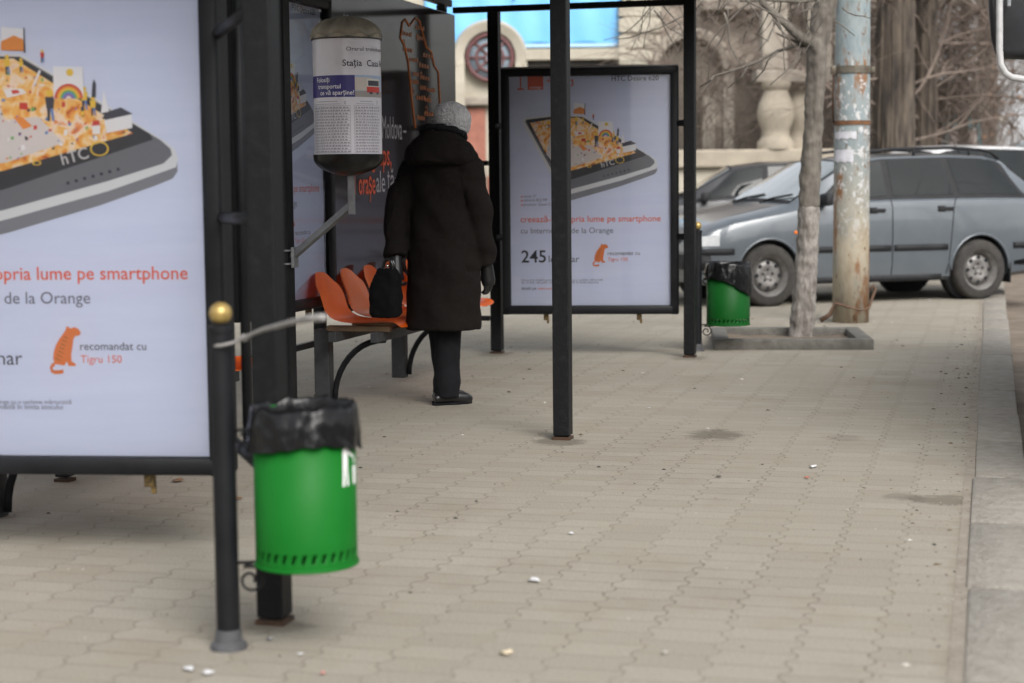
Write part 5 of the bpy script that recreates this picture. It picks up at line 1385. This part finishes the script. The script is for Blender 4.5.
for k_, (x_, y_) in enumerate(((14.5, 2.5), (16.5, 6.5), (13.5, 10.0), (19, 9.0), (17, -1.5))):
    p_ = Vector((x_, y_, 0))
    tr_ = bare_tree(512, 20, 20, 7.5, 'bare tree across the road, %s of the row' % ('nearest', 'second', 'third', 'fourth', 'last')[k_], 40+k_, 30, low=.18, spread=1.5)
    tr_.location = p_; tr_['group'] = 'bare trees across the road'
# few brown leaves still hanging on the right
rnd = random.Random(9); b = MB()
c = at(985, 95, 34); 
for k in range(260):
    p = Vector((rnd.gauss(0, .45), rnd.gauss(0, .4), rnd.gauss(0, .55))); a = rnd.uniform(0, 6.28); t = rnd.uniform(.02, .05)
    u = Vector((math.cos(a), math.sin(a), rnd.uniform(-.6, .6)))*t; v = Vector((-math.sin(a), math.cos(a), rnd.uniform(-.6, .6)))*t
    b.quad(p-u-v, p+u-v, p+u+v, p-u+v)
lv = empty('leafy_sapling', (c.x, 34, 0)); tag(lv, 'thin sapling with withered orange brown leaves by the street', 'sapling')
lo = b.build('leaves', mat('withered_leaf', (.30, .15, .07), (.20, .10, .05), scale=3, rough=.8), lv); lo.location = (0, 0, c.z)
MB().tube([(0, 0, 0), (.05, 0, 1.2), (0, 0, c.z), (-.1, 0, c.z+1)], [.05, .04, .03, .015], 8).build('stem', TWG, lv)

# kiosk, far house, warning lamp
def kiosk():
    Y = 30.5; q0, q1 = at(946, 150, Y), at(981, 150, Y); W = q1.x-q0.x; h = at(960, 112, Y).z
    e = empty('kiosk', ((q0.x+q1.x)/2, Y, 0)); tag(e, 'small turquoise framed kiosk with two pale panels behind the estate roof', 'kiosk')
    TQ = mat('turquoise_paint', (.10, .27, .30), (.08, .22, .25), scale=4, rough=.5)
    MB().box((0, .6, h/2), (W, 1.2, h), 0, .02).build('wall', TQ, e)
    for sx in (-.24, .24): MB().box((sx*W, -.012, h*.62), (W*.26, .03, h*.5), 0, .01).build('panel', mat('pale_panel', (.42, .36, .34), (.34, .29, .27), scale=4, rough=.6), e)
    MB().box((0, .6, h+.25), (W*1.15, 1.5, .6), 0, .03).build('roof', mat('kiosk_roof', (.07, .065, .06), (.05, .045, .04), scale=5, rough=.8), e)
kiosk()
o = MB().lathe([(.11, 0), (.115, .05), (.11, .2), (.06, .27), (.001, .28)], 20).build('ball', mat('orange_lamp', (.75, .36, .08), rough=.4), None, True)
ow = at(943, 143, 31); e = empty('marker_post', (ow.x, 31, 0)); tag(e, 'slim post topped with an orange cap beside the kiosk', 'marker post')
o.name = 'cap'; o.parent = e; o.location = (0, 0, ow.z-.1)
MB().tube([(0, 0, 0), (0, 0, ow.z-.08)], .04, 12).build('pole', GREYMET, e)
def house(px0, px1, Y, h, label, m, seed):
    a, b_ = at(px0, 170, Y).x, at(px1, 170, Y).x; e = empty('street_house', ((a+b_)/2, Y, 0)); tag(e, label, 'house', 'houses closing the street'); W = b_-a
    MB().box((0, 5, h/2), (W, 10, h)).build('wall', m, e)
    MB().box((0, 5, h+.4), (W+.6, 10.6, .8), 0, .1).build('roof', mat('far_roof', (.16, .12, .11), rough=.8), e)
    nx = max(2, int(W/3))
    for r_ in range(int(h/3.2)):
        for k in range(nx):
            w_ = MB().box((-W/2+W*(k+.5)/nx, -.01, 1.9+3.2*r_), (1.2, .05, 1.7), 0, .02).build('window', mat('far_window', (.10, .12, .14), (.07, .08, .10), scale=1, rough=.2), e)
            MB().box((-W/2+W*(k+.5)/nx, -.06, 1.0+3.2*r_), (1.5, .16, .12)).build('sill', STONE, w_)
house(930, 1010, 96, 13, 'pale rendered house far behind the kiosk', mat('pale_render', (.36, .37, .38), (.30, .31, .32), scale=.5, rough=.9), 1)
house(1012, 1180, 120, 14, 'grey house closing the far end of the street', mat('grey_render', (.40, .42, .44), (.34, .36, .38), scale=.5, rough=.9), 2)
house(-150, 258, 40, 12, 'beige house behind the left end of the shelter', mat('beige_render', (.36, .33, .28), (.30, .27, .23), scale=.5, rough=.9), 3)

def unseen_house(p, rz, W, h, label, m):  # houses out of view, added to darken what the glass reflects
    e = empty('street_house', p, rz); tag(e, label, 'house', 'added houses out of view across the street')
    MB().box((0, 4, h/2), (W, 8, h)).build('wall', m, e)
    MB().box((0, 4, h+.3), (W+.6, 8.6, .6), 0, .1).build('roof', MATS['far_roof'], e)
    nx = int(W/3.2); ws = MB()
    for r_ in range(int(h/3.3)):
        for k in range(nx):
            w_ = MB().box((-W/2+W*(k+.5)/nx, -.01, 1.9+3.3*r_), (1.3, .05, 1.8), 0, .02).build('window', MATS['far_window'], e)
p = wor(34, -22); unseen_house(Vector((p.x, p.y, 0)), -TH-R(90), 20, 7, 'added beige two storey house, unseen across the road from the shelter', MATS['beige_render'])
p = wor(18, -32); unseen_house(Vector((p.x, p.y, 0)), -TH-R(90), 26, 9, 'added grey house, unseen across the road behind the viewer', MATS['grey_render'])
p = wor(-9, -52); unseen_house(Vector((p.x, p.y, 0)), -TH+PI, 30, 8, 'added pale house, unseen far behind the viewer', MATS['pale_render'])

# ------------------------------------------------------------------ litter on the pavement
PAP = mat('scrap_white', (.56, .56, .58), (.45, .44, .44), scale=30, rough=.7)
items = [(535, 582, .022, 'white paper scrap lying alone below the middle of the pavement', PAP), (571, 535, .012, 'tiny white paper crumb above the longer scrap', PAP),
         (813, 468, .020, 'crumpled white tissue lying near the kerb side', PAP), (807, 479, .012, 'small red wrapper shred next to the white tissue', ink('scrap_red', (.35, .09, .05))),
         (719, 478, .014, 'dark cigarette end below the grey stain', ink('scrap_dark', (.06, .05, .045))), (506, 655, .018, 'yellowish butt at the bottom of the picture', ink('scrap_tan', (.50, .42, .30))),
         (189, 671, .018, 'larger white paper flake left of the bollard foot', PAP), (208, 675, .020, 'white paper flake below the bollard foot', PAP), (270, 641, .012, 'silver foil bit right of the bollard foot', STEEL),
         (301, 656, .010, 'pale crumb further right of the bollard foot', PAP), (323, 675, .010, 'pinkish wrapper bit near the bottom left', ink('scrap_pink', (.45, .18, .16))),
         (643, 374, .014, 'white shred behind the middle post near the rear posts', PAP), (649, 409, .010, 'pale speck of paper right of the middle post', PAP), (930, 301, .018, 'white scrap beside the rear wheel of the estate', PAP),
         (847, 512, .008, 'pale pebble at the right of the pavement', ink('pebble', (.4, .38, .34))), (665, 655, .010, 'pale pebble at the bottom middle', ink('pebble', (.4, .38, .34))), (238, 500, .02, 'brown leaf lying behind the bollard', ink('dead_leaf', (.18, .10, .05))), (178, 482, .03, 'brown leaf lying under the big poster', ink('dead_leaf', (.18, .10, .05)))]
for i, (px, py, sz, lab, m) in enumerate(items):
    p = g(px, py); rnd = random.Random(i); b = MB(); n = 9
    ring = [Vector((sz*(.45+.75*rnd.random())*math.cos(2*PI*k/n)*1.25, sz*(.35+.7*rnd.random())*math.sin(2*PI*k/n), sz*.12*rnd.random())) for k in range(n)]
    top = [v*.7+Vector((sz*.2*rnd.random(), 0, sz*.28*rnd.random()+.001)) for v in ring]
    b.loft([ring, top]); o = b.build('leaf' if 'leaf' in lab else 'pebble' if 'pebble' in lab else 'litter_scrap', m, None, None, (p.x, p.y, .006), rnd.random()*6)
    tag(o, lab, 'litter', 'bits of litter on the pavement')

# fine grit and crumbs scattered over the paving
rnd = random.Random(31); b = MB()
for k in range(2600):
    x = rnd.uniform(-7, -.02) if rnd.random() < .75 else -abs(rnd.gauss(0, .12)); y = rnd.uniform(-2.5, 11); p = Vector((x, y, .0012)); r_ = rnd.uniform(.0015, .0045) if rnd.random() < .93 else rnd.uniform(.006, .012); mi = rnd.choice((0, 0, 0, 1, 1, 2))
    t = [p+Vector((r_*math.cos(a+rnd.uniform(-.4, .4))*1.3, r_*math.sin(a), 0)) for a in (0, 1.6, 3.1, 4.7)]
    apex = b.bm.verts.new(p+Vector((0, 0, r_*.6))); vs = [b.bm.verts.new(q) for q in t]
    for i in range(4): b.bm.faces.new((vs[i], vs[(i+1) % 4], apex)).material_index = mi
go = b.build('grit', [mat('brown_grit', (.10, .075, .05), (.16, .12, .08), scale=40, rough=.95), mat('dark_grit', (.05, .045, .04), rough=.95), mat('pale_grit', (.42, .40, .36), rough=.95)], None, None, (KP.x, KP.y, 0), -TH)
tag(go, 'fine grit and crumbs scattered over the beige paving', 'grit', kind='stuff')
